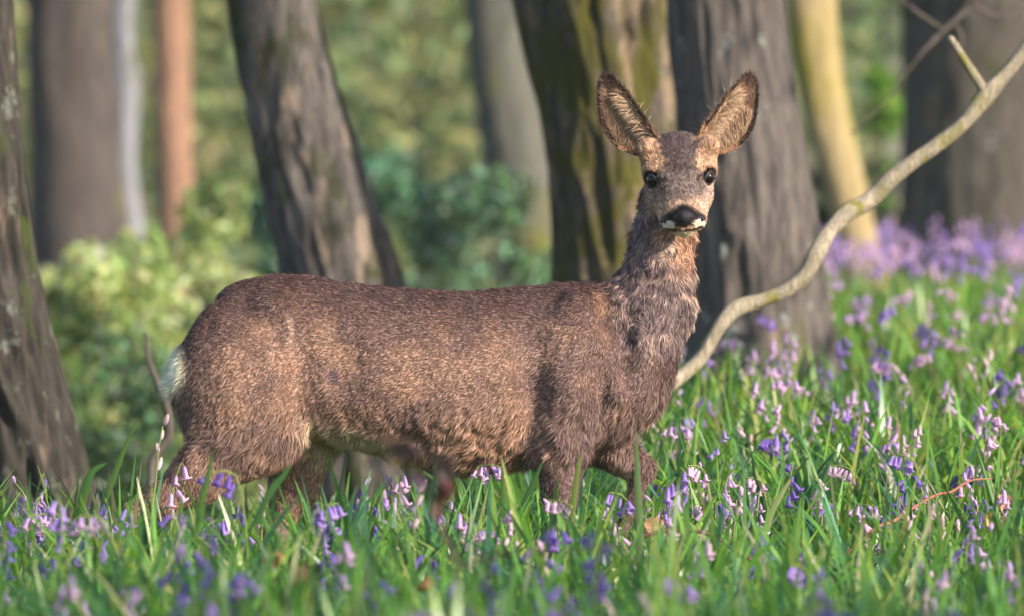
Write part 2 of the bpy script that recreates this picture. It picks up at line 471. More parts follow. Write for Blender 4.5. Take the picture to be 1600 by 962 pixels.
# ------------------------------------------------------------------ shrubs and far wood
def make_shrub(label, px, py_top, y, wpx, n, col, lsize=0.05, group='shrubs between the trees', cvar=0.4, depth=0.5, seed=0, z0=None, nb=16):
    rs = np.random.default_rng(seed + int(px) + int(y * 10))
    f = (y - CAMY) / 12.0
    top = W(px, py_top, y); x0 = top[0]; wid = wpx * S * f
    gz = float(hgt(x0, y)); H = max(top[2] - gz, 0.25)
    root = thing('shrub', label, 'shrub', (x0, y, gz), group)
    cent = np.stack([rs.uniform(-0.5, 0.5, nb) * wid, rs.normal(0, depth * 0.4, nb), rs.uniform(0.1, 0.9, nb) * H], 1)
    # rounded outline: lower the clumps towards the sides
    cent[:, 2] *= 1 - 0.45 * (np.abs(cent[:, 0]) / (wid * 0.5)) ** 2
    r = np.minimum(wid, H) * rs.uniform(0.12, 0.24, nb)
    k = rs.integers(0, nb, n)
    d = norm(rs.normal(0, 1, (n, 3)))
    P = cent[k] + d * (r[k] * rs.uniform(0.45, 1.1, n) ** 0.6)[:, None]
    P[:, 2] = np.clip(P[:, 2], 0.01, H * 1.06)
    clump = np.exp(rs.normal(0, 0.25, nb))[k][:, None]
    V, T, c = leaf_cloud(P, d * 0.8 + [0.1, -0.15, 0.45], lsize, col, cvar)
    c = np.clip(c * np.repeat(clump, 4, 0), 0.004, 0.6)
    ac = Acc(); ac.add(V, t=T, c=c)
    link('foliage', ac.mesh('foliage', M_LEAF), root)
    for q in range(6):
        e = cent[rs.integers(0, nb)]
        Pp = spline([[e[0] * 0.15, e[1] * 0.15, -0.04], [e[0] * 0.5, e[1] * 0.5, e[2] * 0.6], e], 7)
        V, qd, t = tube(Pp, np.linspace(0.014, 0.004, 7), 6)
        link('stem', mesh_np('stem', V, [qd, t], mat=B_DARK), root)
    return root

HOL = (0.31, 0.41, 0.16)
make_shrub('leafy pale green bush in front of the broad blurred trunk', 190, 290, 9.0, 330, 5200, HOL, 0.045, seed=1, cvar=0.45, nb=26)
make_shrub('leafy pale green bush growing at the foot of the slim orange trunk', 350, 235, 9.8, 250, 4200, HOL, 0.045, seed=2, cvar=0.45, nb=22)
make_shrub('low dark green bush between the lichen spotted trunk and the deer\'s rump', 160, 500, 6.5, 340, 3200, (0.06, 0.11, 0.055), 0.04, seed=3, nb=20)
make_shrub('small bush at the edge of the dark lichen spotted trunk', 80, 370, 10.5, 150, 1800, HOL, 0.045, seed=4)
TEAL = (0.10, 0.21, 0.13)
make_shrub('dark green undergrowth bush just right of the leaning grey trunk', 640, 170, 11.5, 260, 4200, TEAL, 0.06, seed=5, nb=22)
make_shrub('dark green undergrowth bush below the hazy grey trunk', 770, 200, 10.5, 240, 3800, (0.11, 0.19, 0.12), 0.06, seed=6, nb=22)
make_shrub('low bush peeping over the deer\'s back', 720, 310, 11.5, 330, 3000, (0.13, 0.22, 0.13), 0.045, seed=7, nb=20)
make_shrub('dark bush behind the lower end of the leaning grey trunk', 410, 250, 13.5, 220, 3000, TEAL, 0.06, seed=8, nb=20)
make_shrub('bright green bush between the yellow trunk and the massive dark trunk', 1368, 70, 17.0, 110, 2600, (0.13, 0.27, 0.035), 0.07, seed=9, nb=16)
make_shrub('dull green bush behind the foot of the yellow trunk', 1330, 250, 14.0, 190, 2600, (0.05, 0.075, 0.03), 0.06, seed=10)

def far_wood():
    """the wood beyond: one mass of leaves"""
    rs = np.random.default_rng(5)
    nb = 520
    yb = rs.uniform(19, 46, nb); f = (yb + 12) / 12
    xb = rs.uniform(-1.55, 1.55, nb) * f
    gz = hgt(xb, yb)
    zb = gz + rs.uniform(0.0, 1.0, nb) ** 0.9 * (1.6 + 0.085 * yb)
    pal = np.array([(0.40, 0.42, 0.18), (0.24, 0.35, 0.16), (0.52, 0.49, 0.24), (0.14, 0.24, 0.15), (0.58, 0.51, 0.36), (0.48, 0.56, 0.18)])
    pc = pal[rs.choice(6, nb, p=[.28, .22, .16, .16, .10, .08])]
    n = 62000
    k = rs.integers(0, nb, n)
    P = np.stack([xb, yb, zb], 1)[k] + rs.normal(0, 1, (n, 3)) * [0.42, 0.42, 0.34]
    P[:, 2] = np.maximum(P[:, 2], hgt(P[:, 0], P[:, 1]))
    V, T, c = leaf_cloud(P, np.tile([0.35, -0.4, 0.45], (n, 1)), 0.13, (1, 1, 1), 0.35)
    c = np.clip(c * np.repeat(pc[k], 4, 0), 0.004, 0.6)
    ac = Acc(); ac.add(V, t=T, c=c)
    link('woodland', ac.mesh('woodland', M_FAR), kind='stuff', label='olive and green woodland undergrowth far behind the trees', category='woodland')
far_wood()

# ------------------------------------------------------------------ fallen branch and thin twigs
M_BR = bark_mat('branch_bark', (0.20, 0.16, 0.11), (0.66, 0.57, 0.44), 0.5, 0.6, 0.55, (0.68, 0.54, 0.42), (0.30, 0.28, 0.07), scale=5.5, lcol=(0.6, 0.6, 0.52))
def branch(name, label, cat, ctrl, mat, nu=20, n=90, amp=0.08, subs=(), group=None):
    c = np.array([[*W(px, py, y), r * S * (y + 12) / 12] for px, py, y, r in ctrl])
    sp = spline(c, n)
    off = sp[0, :3].copy()
    root = thing(name, label, cat, off, group)
    sd = random.randint(0, 99)
    def dsp(path, th):
        q = np.stack(np.broadcast_arrays(np.cos(th)[None] * 1.5, np.sin(th)[None] * 1.5, np.arange(len(path))[:, None] * 0.25), -1).reshape(-1, 3)
        return (fbm(q, sd, 3).reshape(len(path), -1) - 0.5) * sp[:, 3:4] * amp * 6
    V, q, t = tube(sp[:, :3] - off, sp[:, 3], nu, True, dsp)
    link('bough' if subs else 'stem', mesh_np('bough', V, [q, t], mat=mat), root)
    for s in subs:
        c2 = np.array([[*W(px, py, y), r * S * (y + 12) / 12] for px, py, y, r in s])
        s2 = spline(c2, 30)
        V, q, t = tube(s2[:, :3] - off, s2[:, 3], 10)
        link('twig', mesh_np('twig', V, [q, t], mat=mat), root)
    return root
branch('fallen_branch', 'long pale crooked fallen branch rising beside the deer\'s chest', 'branch',
       [(985, 665, 1.3, 11.4), (1045, 602, 1.3, 10.6), (1095, 560, 1.35, 10.6), (1128, 505, 1.35, 10.6), (1150, 482, 1.38, 11.9), (1188, 470, 1.4, 11.0), (1225, 456, 1.4, 11.4), (1255, 432, 1.4, 12.8), (1276, 398, 1.4, 13.2), (1300, 358, 1.45, 11.9),
        (1322, 335, 1.47, 14.1), (1360, 312, 1.5, 12.8), (1390, 282, 1.5, 13.6), (1424, 256, 1.5, 11.9), (1462, 228, 1.5, 12.3), (1498, 200, 1.5, 11.0), (1538, 152, 1.5, 13.6), (1565, 122, 1.5, 11.0), (1620, 55, 1.5, 10.6), (1700, -60, 1.5, 9.7), (1780, -160, 1.5, 7.9)],
       M_BR, subs=[[(1541, 148, 1.5, 9), (1522, 118, 1.49, 7.5), (1500, 84, 1.48, 6.5), (1485, 60, 1.47, 5.5)]])
M_TWIG = bark_mat('twig_bark', (0.05, 0.04, 0.035), (0.2, 0.17, 0.15), 0.1, 0.3)
branch('hanging_twig', 'thin forked grey twig hanging in front of the massive dark trunk', 'twig',
       [(1640, -60, 4, 7), (1560, -20, 4, 6), (1520, 8, 4, 6), (1475, 48, 4, 5), (1430, 95, 4, 3), (1395, 145, 4, 2), (1330, 210, 4, 1.4)], M_TWIG, nu=8, n=50,
       subs=[[(1475, 48, 4, 4), (1440, 25, 4, 3), (1400, -5, 4, 2.5), (1370, -30, 4, 2)], [(1520, 8, 4, 4), (1550, 25, 4, 3), (1600, 0, 4, 2)], [(1490, 35, 4, 3), (1503, 60, 4, 2), (1495, 85, 4, 1.5)]])
branch('bent_stem', 'thin bare purplish stem bending behind the deer\'s hind leg', 'twig',
       [(235, 760, 2.2, 7), (240, 715, 2.2, 7), (262, 685, 2.2, 7), (262, 640, 2.2, 6), (245, 595, 2.2, 5), (232, 560, 2.2, 4), (228, 520, 2.2, 3)], M_TWIG, nu=8, n=40)

# ------------------------------------------------------------------ the deer (px space: X, depth Y, Z = 1020 - py)
def D(px, py, y=0.0): return np.array([px, y, 1020.0 - py], float)
def to_world(P):
    return np.stack([(P[:, 0] - 800) * S, P[:, 1] * S, P[:, 2] * S - 0.0], 1)

PR = []     # (group, function, lo, hi, k)
def cone(g, p0, r0, p1, r1, k=14, ys=1.0):
    p0 = np.array(p0, float); p1 = np.array(p1, float); d = p1 - p0
    sc = np.array([1, 1 / ys, 1]); dd = d * sc; L2 = float(np.dot(dd, dd))
    def fn(x, y, z):
        a = (x - p0[0]); b = (y - p0[1]) / ys; c = (z - p0[2])
        t = np.clip((a * dd[0] + b * dd[1] + c * dd[2]) / L2, 0, 1)
        q = np.sqrt((a - t * dd[0]) ** 2 + (b - t * dd[1]) ** 2 + (c - t * dd[2]) ** 2)
        return (q - (r0 + (r1 - r0) * t)) * min(1.0, ys if ys > 0.6 else 0.6)
    rr = max(r0, r1) * max(1, ys)
    PR.append((g, fn, np.minimum(p0, p1) - rr, np.maximum(p0, p1) + rr, k))
def chain(g, pts, k=14, ys=1.0):
    for a, b in zip(pts[:-1], pts[1:]):
        cone(g, D(a[0], a[1], a[2]), a[3], D(b[0], b[1], b[2]), b[3], k, ys)
def ell(g, c, r, k=14, M=None):
    c = np.array(c, float); r = np.array(r, float)
    def fn(x, y, z):
        a, b, d = x - c[0], y - c[1], z - c[2]
        if M is not None:
            a, b, d = (M[i][0] * a + M[i][1] * b + M[i][2] * d for i in range(3))
        k0 = np.sqrt((a / r[0]) ** 2 + (b / r[1]) ** 2 + (d / r[2]) ** 2)
        k1 = np.sqrt((a / r[0] ** 2) ** 2 + (b / r[1] ** 2) ** 2 + (d / r[2] ** 2) ** 2)
        return k0 * (k0 - 1) / np.maximum(k1, 1e-6)
    R_ = max(r) if M is not None else r
    PR.append((g, fn, c - R_, c + R_, k))

ST = np.array([  # x, top, bottom, half width
    (268, 566, 592, 8), (280, 536, 640, 45), (300, 514, 690, 72), (330, 490, 708, 90), (370, 456, 712, 102), (420, 439, 702, 108), (480, 434, 682, 108),
    (560, 440, 700, 114), (640, 448, 722, 121), (720, 452, 738, 124), (800, 446, 734, 120), (860, 439, 724, 112), (920, 435, 704, 102),
    (960, 440, 690, 94), (1000, 480, 672, 80), (1030, 530, 648, 55), (1046, 575, 612, 20)], float)
def trunk_fn(x, y, z):
    t = 1020 - np.interp(x, ST[:, 0], ST[:, 1]); b = 1020 - np.interp(x, ST[:, 0], ST[:, 2]); wd = np.interp(x, ST[:, 0], ST[:, 3])
    zc = (t + b) / 2; hh = (t - b) / 2
    zz = (z - zc) / hh
    ww = wd * (1 - 0.13 * np.clip(zz, -1, 1))
    k0 = np.sqrt(zz ** 2 + (y / ww) ** 2)
    d = (k0 - 1) * np.minimum(hh, ww) * 0.9
    ex = np.maximum(ST[0, 0] - x, x - ST[-1, 0])
    return np.maximum(d, ex)
PR.append(('trunk', trunk_fn, np.array([262., -130, 270]), np.array([1050., 130, 600]), 26))
# muscles
ell('trunk', D(905, 575, -62), (62, 48, 105), 30); ell('trunk', D(905, 575, 62), (62, 48, 105), 30)
ell('hind', D(366, 585, -58), (84, 48, 122), 34); ell('hind', D(366, 585, 58), (84, 48, 122), 34)
ell('trunk', D(430, 470, 0), (90, 60, 36), 30)
for sg_ in (-1, 1):
    ell('trunk', D(428, 478, sg_ * 74), (30, 20, 22), 24); ell('trunk', D(900, 515, sg_ * 64), (24, 22, 60), 28); ell('trunk', D(958, 590, sg_ * 66), (24, 22, 30), 22)   # hip, shoulder blade, shoulder point
# hind legs
chain('hind', [(372, 600, -55, 90), (398, 664, -60, 74), (318, 738, -66, 46)], 24, 0.62)
chain('hind', [(318, 738, -66, 40), (255, 780, -62, 28), (214, 800, -60, 19), (198, 880, -58, 14), (190, 960, -56, 13), (182, 990, -56, 15), (192, 1012, -56, 13)], 20)
chain('hind', [(410, 600, 55, 84), (470, 688, 60, 54), (458, 760, 62, 38)], 24, 0.62)
chain('hind', [(470, 688, 62, 42), (458, 760, 62, 36), (430, 830, 60, 22), (424, 860, 60, 20), (438, 950, 60, 13), (444, 985, 60, 14), (456, 1012, 60, 13)], 20)
# fore legs
chain('fore', [(890, 610, -58, 62), (872, 690, -60, 46), (875, 765, -60, 29), (876, 830, -60, 20), (872, 900, -60, 13), (870, 970, -60, 12), (868, 990, -60, 15), (876, 1012, -60, 13)], 20)
chain('fore', [(905, 620, 55, 55), (930, 684, 52, 40), (972, 712, 46, 31), (1003, 736, 44, 22), (990, 785, 46, 14), (970, 830, 50, 12), (958, 850, 52, 14), (950, 872, 54, 12)], 16)
# neck
chain('neck', [(935, 600, 0, 86), (972, 545, 0, 90), (1014, 480, 0, 68), (1033, 425, -2, 52), (1037, 370, -2, 46), (1040, 318, -4, 42)], 16, 0.9)
# head frame
HO = D(1061, 274, -58)
F_ = norm(np.array([0.05, -0.74, -0.67]))
R_ax = norm(np.array([1.0, 0.0, 0.03])); R_ax = norm(R_ax - F_ * np.dot(R_ax, F_))
U_ = np.cross(R_ax, F_)
if U_[2] < 0: U_ = -U_
HM = np.stack([R_ax, F_, U_])                 # rows: right, forward, up
def H(r, a, b): return HO + R_ax * r + F_ * a + U_ * b
def hell(r, a, b, rad, k=12, g='head'): ell(g, H(r, a, b), rad, k, HM)
hell(0, -28, 2, (57, 56, 37), 14)             # cranium
hell(0, -2, -6, (48, 56, 36), 14)             # between the eyes
hell(0, 42, -20, (36, 50, 31), 16)            # muzzle
hell(0, 70, -27, (33, 28, 26), 14)            # muzzle end
hell(0, 66, -45, (23, 26, 13), 8)             # chin
hell(24, 66, -33, (14, 22, 14), 8); hell(-24, 66, -33, (14, 22, 14), 8)     # lips
hell(32, -2, -36, (22, 40, 30), 16); hell(-32, -2, -36, (22, 40, 30), 16)   # cheeks
hell(0, 10, -44, (36, 52, 22), 16)            # jaw
hell(40, -4, 13, (14, 20, 10), 10); hell(-40, -4, 13, (14, 20, 10), 10)     # brow
hell(46, -34, 22, (18, 20, 18), 12); hell(-46, -34, 22, (18, 20, 18), 12)   # ear roots
hell(42, -10, -2, (17, 26, 17), 12); hell(-42, -10, -2, (17, 26, 17), 12)   # orbits
hell(30, 26, -26, (15, 34, 20), 14); hell(-30, 26, -26, (15, 34, 20), 14)   # sides of the muzzle
EYES = [H(41, 10, 2), H(-41, 10, 2)]

def field(x, y, z, groups=None):
    f = None
    for g, fn, lo, hi, k in PR:
        if groups and g not in groups: continue
        d = fn(x, y, z)
        if f is None: f = d; continue
        h = np.maximum(k - np.abs(f - d), 0) / k
        f = np.minimum(f, d) - h * h * k * 0.25
    return f

CARVE = [(D(534, 555, -147), (56, 48, 70)), (D(832, 610, -137), (26, 40, 105)), (D(972, 510, -103), (18, 34, 75)), (D(476, 590, -138), (24, 40, 100)), (D(938, 630, -124), (16, 40, 60)),
         (D(700, 690, -146), (90, 36, 20))]
def surface_nets(step, lo, hi, iso):
    ax = [np.arange(lo[i], hi[i] + step, step, dtype=np.float32) for i in range(3)]
    F = np.full([len(a) for a in ax], 60.0, np.float32)
    for g, fn, l, h, k in PR:
        s = [slice(max(0, int((l[i] - k - 10 - lo[i]) / step)), min(len(ax[i]), int((h[i] + k + 10 - lo[i]) / step) + 2)) for i in range(3)]
        x = ax[0][s[0]][:, None, None]; y = ax[1][s[1]][None, :, None]; z = ax[2][s[2]][None, None, :]
        d = fn(x, y, z).astype(np.float32)
        f = F[s[0], s[1], s[2]]
        hh = np.maximum(k - np.abs(f - d), 0) / k
        F[s[0], s[1], s[2]] = np.minimum(f, d) - hh * hh * k * 0.25
    for c_, r_ in CARVE:
        for sg in (-1, 1):
            c2 = np.array([c_[0], c_[1] * -sg, c_[2]])
            s = [slice(max(0, int((c2[i] - r_[i] - 24 - lo[i]) / step)), min(len(ax[i]), int((c2[i] + r_[i] + 24 - lo[i]) / step))) for i in range(3)]
            x = ax[0][s[0]][:, None, None]; y = ax[1][s[1]][None, :, None]; z = ax[2][s[2]][None, None, :]
            d = (np.sqrt(((x - c2[0]) / r_[0]) ** 2 + ((y - c2[1]) / r_[1]) ** 2 + ((z - c2[2]) / r_[2]) ** 2) - 1) * min(r_)
            f = F[s[0], s[1], s[2]]; hh = np.maximum(22 - np.abs(f + d), 0) / 22
            F[s[0], s[1], s[2]] = np.maximum(f, -d) + hh * hh * 22 * 0.25
    for e in EYES:                                        # eye sockets
        s = [slice(int((e[i] - 25 - lo[i]) / step), int((e[i] + 25 - lo[i]) / step)) for i in range(3)]
        x = ax[0][s[0]][:, None, None]; y = ax[1][s[1]][None, :, None]; z = ax[2][s[2]][None, None, :]
        d = 11.3 - np.sqrt((x - e[0]) ** 2 + (y - e[1]) ** 2 + (z - e[2]) ** 2)
        F[s[0], s[1], s[2]] = np.maximum(F[s[0], s[1], s[2]], d)
    return nets(F - iso, lo, step)

def nets(F, lo, step):
    I = F < 0
    n = F.shape
    cnt = np.zeros([n[0] - 1, n[1] - 1, n[2] - 1], np.int8)
    off = [(a, b, c) for a in (0, 1) for b in (0, 1) for c in (0, 1)]
    def sub(A, o): return A[o[0]:n[0] - 1 + o[0], o[1]:n[1] - 1 + o[1], o[2]:n[2] - 1 + o[2]]
    for o in off: cnt += sub(I, o)
    act = (cnt > 0) & (cnt < 8)
    ci = np.argwhere(act)
    idx = np.full(act.shape, -1, np.int32); idx[act] = np.arange(len(ci))
    cv = {o: F[ci[:, 0] + o[0], ci[:, 1] + o[1], ci[:, 2] + o[2]] for o in off}
    acc = np.zeros((len(ci), 3)); num = np.zeros(len(ci))
    for o in off:
        for a in range(3):
            if o[a]: continue
            p = list(o); p[a] = 1; p = tuple(p)
            v0, v1 = cv[o], cv[p]
            cr = (v0 < 0) != (v1 < 0)
            t = np.where(cr, v0 / np.where(cr, v0 - v1, 1), 0)
            pt = np.tile(np.array(o, float), (len(ci), 1)); pt[:, a] = t
            acc += pt * cr[:, None]; num += cr
    V = (ci + acc / num[:, None]) * step + np.array(lo)
    quads = []
    for a in range(3):
        b, c = (a + 1) % 3, (a + 2) % 3
        s0 = [slice(1, -1)] * 3; s0[a] = slice(0, n[a] - 1)
        s1 = list(s0); s1[a] = slice(1, n[a])
        A0, A1 = I[tuple(s0)], I[tuple(s1)]
        for flag, rev in ((A0 & ~A1, False), (~A0 & A1, True)):
            e = np.argwhere(flag)
            if not len(e): continue
            e[:, b] += 1; e[:, c] += 1
            def cell(db, dc):
                q = e.copy(); q[:, b] += db; q[:, c] += dc
                return idx[q[:, 0], q[:, 1], q[:, 2]]
            Q = np.stack([cell(-1, -1), cell(0, -1), cell(0, 0), cell(-1, 0)], 1)
            quads.append(Q[:, ::-1] if rev else Q)
    return V, np.vstack(quads)

DV, DQ = surface_nets(3.0, np.array([160., -150, -6]), np.array([1130., 140, 830]), -3.0)
# light smoothing
for it in range(3):
    s = np.zeros_like(DV); c = np.zeros(len(DV))
    for a, b in ((0, 1), (1, 2), (2, 3), (3, 0)):
        np.add.at(s, DQ[:, a], DV[DQ[:, b]]); np.add.at(c, DQ[:, a], 1)
        np.add.at(s, DQ[:, b], DV[DQ[:, a]]); np.add.at(c, DQ[:, b], 1)
    DV = DV * 0.5 + 0.5 * s / np.maximum(c, 1)[:, None]

def mixc(c, col, m):
    m = np.clip(m, 0, 1)[:, None]
    return c * (1 - m) + np.asarray(col)[None] * m

def head_coords(P):
    d = P - HO
    r, a, b = d @ R_ax, d @ F_, d @ U_
    return r, a, b, 0.67 * a - 0.74 * b           # last: down the face

def masks(P):
    x, y, z = P[:, 0], P[:, 1], P[:, 2]
    dh = field(x, y, z, ('head',)); dn = field(x, y, z, ('neck',)); dt = field(x, y, z, ('trunk',))
    df = field(x, y, z, ('fore',)); di = field(x, y, z, ('hind',))
    mh = smooth(6, -6, dh - dn - 2) * (z > 610)
    mn = smooth(12, -14, dn - dt) * (1 - mh) * smooth(440, 500, z)
    leg = smooth(14, -10, np.minimum(df, di) - dt) * smooth(330, 270, z) * (1 - mn)
    return mh, mn, leg

def coat_colour(P, mh, mn, leg, fine=True):
    x, y, z = P[:, 0], P[:, 1], P[:, 2]
    py = 1020 - z
    n1 = fbm(P / 46.0, 4, 3); n2 = fbm(P / np.array([26., 14, 9]), 9, 2)
    c = np.tile(srgb(128, 98, 86), (len(P), 1))
    top = 1020 - np.interp(x, ST[:, 0], ST[:, 1])
    up = smooth(-120, -8, z - top)
    c = mixc(c, srgb(76, 54, 52), up * 0.9)
    c = mixc(c, srgb(104, 82, 80), smooth(700, 900, x) * 0.6 * (1 - up))
    c = mixc(c, srgb(150, 114, 94), smooth(0.52, 0.75, n1) * 0.6 * smooth(0.0, 1, 1 - up))
    c = mixc(c, srgb(88, 68, 68), smooth(0.55, 0.35, n1) * 0.5)
    # under the belly
    bot = 1020 - np.interp(x, ST[:, 0], ST[:, 2])
    low = smooth(46, 10, z - bot)
    c = mixc(c, srgb(200, 176, 146), low * smooth(460, 500, x) * smooth(660, 600, x) * 0.95)
    c = mixc(c, srgb(172, 128, 102), smooth(100, 40, z - bot) * smooth(640, 720, x) * smooth(850, 800, x) * smooth(0.40, 0.6, n2) * 0.9)
    # rump patch
    rump = smooth(26, 12, np.hypot((x - 276) * 1.0, (py - 572) * 0.5)) * 1.0
    c = mixc(c, srgb(250, 228, 192), rump)
    # scar and bald spot
    sc = smooth(6, 2, np.abs(x - 458 - (py - 520) * 0.12 - 3 * np.sin(py * 0.09))) * smooth(484, 492, py) * smooth(556, 546, py) * (y < 0)
    c = mixc(c, srgb(160, 128, 114), sc * smooth(0.3, 0.6, n2) * 0.9)
    c = mixc(c, srgb(86, 66, 74), smooth(13, 6, np.hypot(x - 525, (py - 585) * 0.8)) * (y < 0) * 0.9)
    # thigh crease: its shade painted into the coat
    c = mixc(c, srgb(84, 64, 62), smooth(16, 5, np.abs(py - 640 + (x - 290) * 0.25)) * smooth(360, 300, x) * smooth(270, 290, x) * 0.4)
    # dark line in front of the shoulder
    c = mixc(c, srgb(70, 48, 40), smooth(14, 4, np.abs(x - 955 + (py - 480) * -0.2)) * smooth(440, 455, py) * smooth(540, 490, py) * 0.6)
    c = mixc(c, srgb(160, 122, 94), smooth(16, 5, np.abs(x - 938 + (py - 470) * -0.2)) * smooth(450, 462, py) * smooth(500, 480, py) * 0.5)
    # legs
    c = mixc(c, srgb(132, 102, 88), leg * smooth(600, 450, x))
    c = mixc(c, srgb(104, 80, 76), leg * smooth(600, 800, x))
    c = mixc(c, srgb(44, 34, 34), leg * smooth(34, 22, z))
    # neck
    cn = mixc(np.tile(srgb(126, 102, 96), (len(P), 1)), srgb(184, 152, 132), smooth(0.5, 0.72, n2))
    cn = mixc(cn, srgb(84, 66, 72), smooth(0.48, 0.3, n2))
    cn = mixc(cn, srgb(98, 80, 84), smooth(1015, 985, x - 0.35 * (py - 300)) * 0.6)
    cn = mixc(cn, srgb(164, 116, 86), smooth(26, 10, np.abs(x - 1066)) * smooth(440, 400, py) * 0.7)
    c = mixc(c, cn[:, :3].mean(0) if False else srgb(0, 0, 0), mn * 0)
    c = c * (1 - mn[:, None]) + cn * mn[:, None]
    # face
    r, a, b, t = head_coords(P)
    ar = np.abs(r) + (fbm(P / 5.0, 77, 2) - 0.5) * 22 * smooth(56, 46, t)
    cf = np.tile(srgb(146, 118, 102), (len(P), 1))
    cf = mixc(cf, srgb(178, 134, 104), smooth(22, 34, ar + (t + 60) * 0.1) * smooth(10, -14, t))          # tan sides of the forehead
    cf = mixc(cf, srgb(184, 142, 110), smooth(16, 6, np.hypot(ar - 30, t + 16)))                           # brow
    cf = mixc(cf, srgb(122, 104, 100), smooth(44, 24, ar) * smooth(-22, -4, t) * smooth(62, 40, t))         # grey bridge
    cf = mixc(cf, srgb(140, 116, 108), smooth(24, 40, ar) * smooth(6, 18, t) * smooth(60, 40, t) * 0.7)     # cheeks
    cf = mixc(cf, srgb(80, 64, 64), smooth(42, 22, ar + smooth(-44, -4, t) * 14) * smooth(8, -10, t))       # dark crown
    cf = mixc(cf, srgb(170, 136, 116), smooth(30, 46, t) * smooth(90, 60, t) * 0.75)                        # pale muzzle
    cf = mixc(cf, srgb(186, 134, 100), smooth(70, 84, t) * 0.6)
    ed = np.minimum(np.linalg.norm(P - EYES[0], axis=1), np.linalg.norm(P - EYES[1], axis=1))
    cf = mixc(cf, srgb(34, 26, 30), smooth(18, 13.5, ed))
    cf = mixc(cf, srgb(84, 66, 70), smooth(7, 2, np.abs(ar - 33 + (t - 10) * 0.35)) * smooth(6, 12, t) * smooth(40, 26, t) * 0.6)     # tear line
    cf = mixc(cf, srgb(196, 154, 118), smooth(10, 4, np.hypot(ar - 31, (t + 13) * 0.8)) * 0.9)
    cf = mixc(cf, srgb(40, 31, 33), smooth(7, 3, np.hypot((ar - 30) * 0.75, t - 7.5)) * 0.9)            # inner corner of the eye
    front = smooth(30, 48, a)
    cf = mixc(cf, srgb(30, 25, 29), smooth(35, 31, ar) * smooth(-2, 2, t - 45 - 0.62 * ar) * smooth(80, 76, t) * front)       # dark nostril wings
    cf = mixc(cf, srgb(228, 214, 198), smooth(9, 7, np.hypot((ar - 21.5) * 0.85, (t - 76.5) * 1.2)) * front)   # white lip spots
    cf = mixc(cf, srgb(222, 204, 176), smooth(21, 14, ar) * smooth(85, 87.5, t) * smooth(101, 94, t) * front)    # white chin
    cf = mixc(cf, srgb(40, 30, 30), smooth(30, 26, ar) * smooth(2.6, 1.2, np.abs(t - 84 + 0.004 * r * r)) * front)   # mouth line
    c = c * (1 - mh[:, None]) + cf * mh[:, None]
    return c

mh, mn, leg = masks(DV)
fn_ = np.cross(DV[DQ[:, 2]] - DV[DQ[:, 0]], DV[DQ[:, 3]] - DV[DQ[:, 1]])
vn_ = np.zeros_like(DV)
for q_ in range(4): np.add.at(vn_, DQ[:, q_], fn_)
vn_ = norm(vn_)
if np.mean(np.sum(vn_ * (DV - np.array([700, 0, 430])), 1)) < 0: vn_ = -vn_
lw = np.clip(0.36 + smooth(600, 690, 1020 - DV[:, 2]) * smooth(560, 660, DV[:, 0]) * 0.9 + mn * 1.1, 0, 1.3) * (1 - mh) * (1 - leg * 0.6)
DV = DV + vn_ * ((fbm(DV / np.array([22., 18, 34]), 61, 3) - 0.5) * 15 * lw)[:, None]
body_cols = coat_colour(DV, mh, mn, leg) * 0.62

deer = thing('roe_deer', 'brown doe walking through the bluebells, head turned, both ears raised', 'deer', (0, 0, 0))

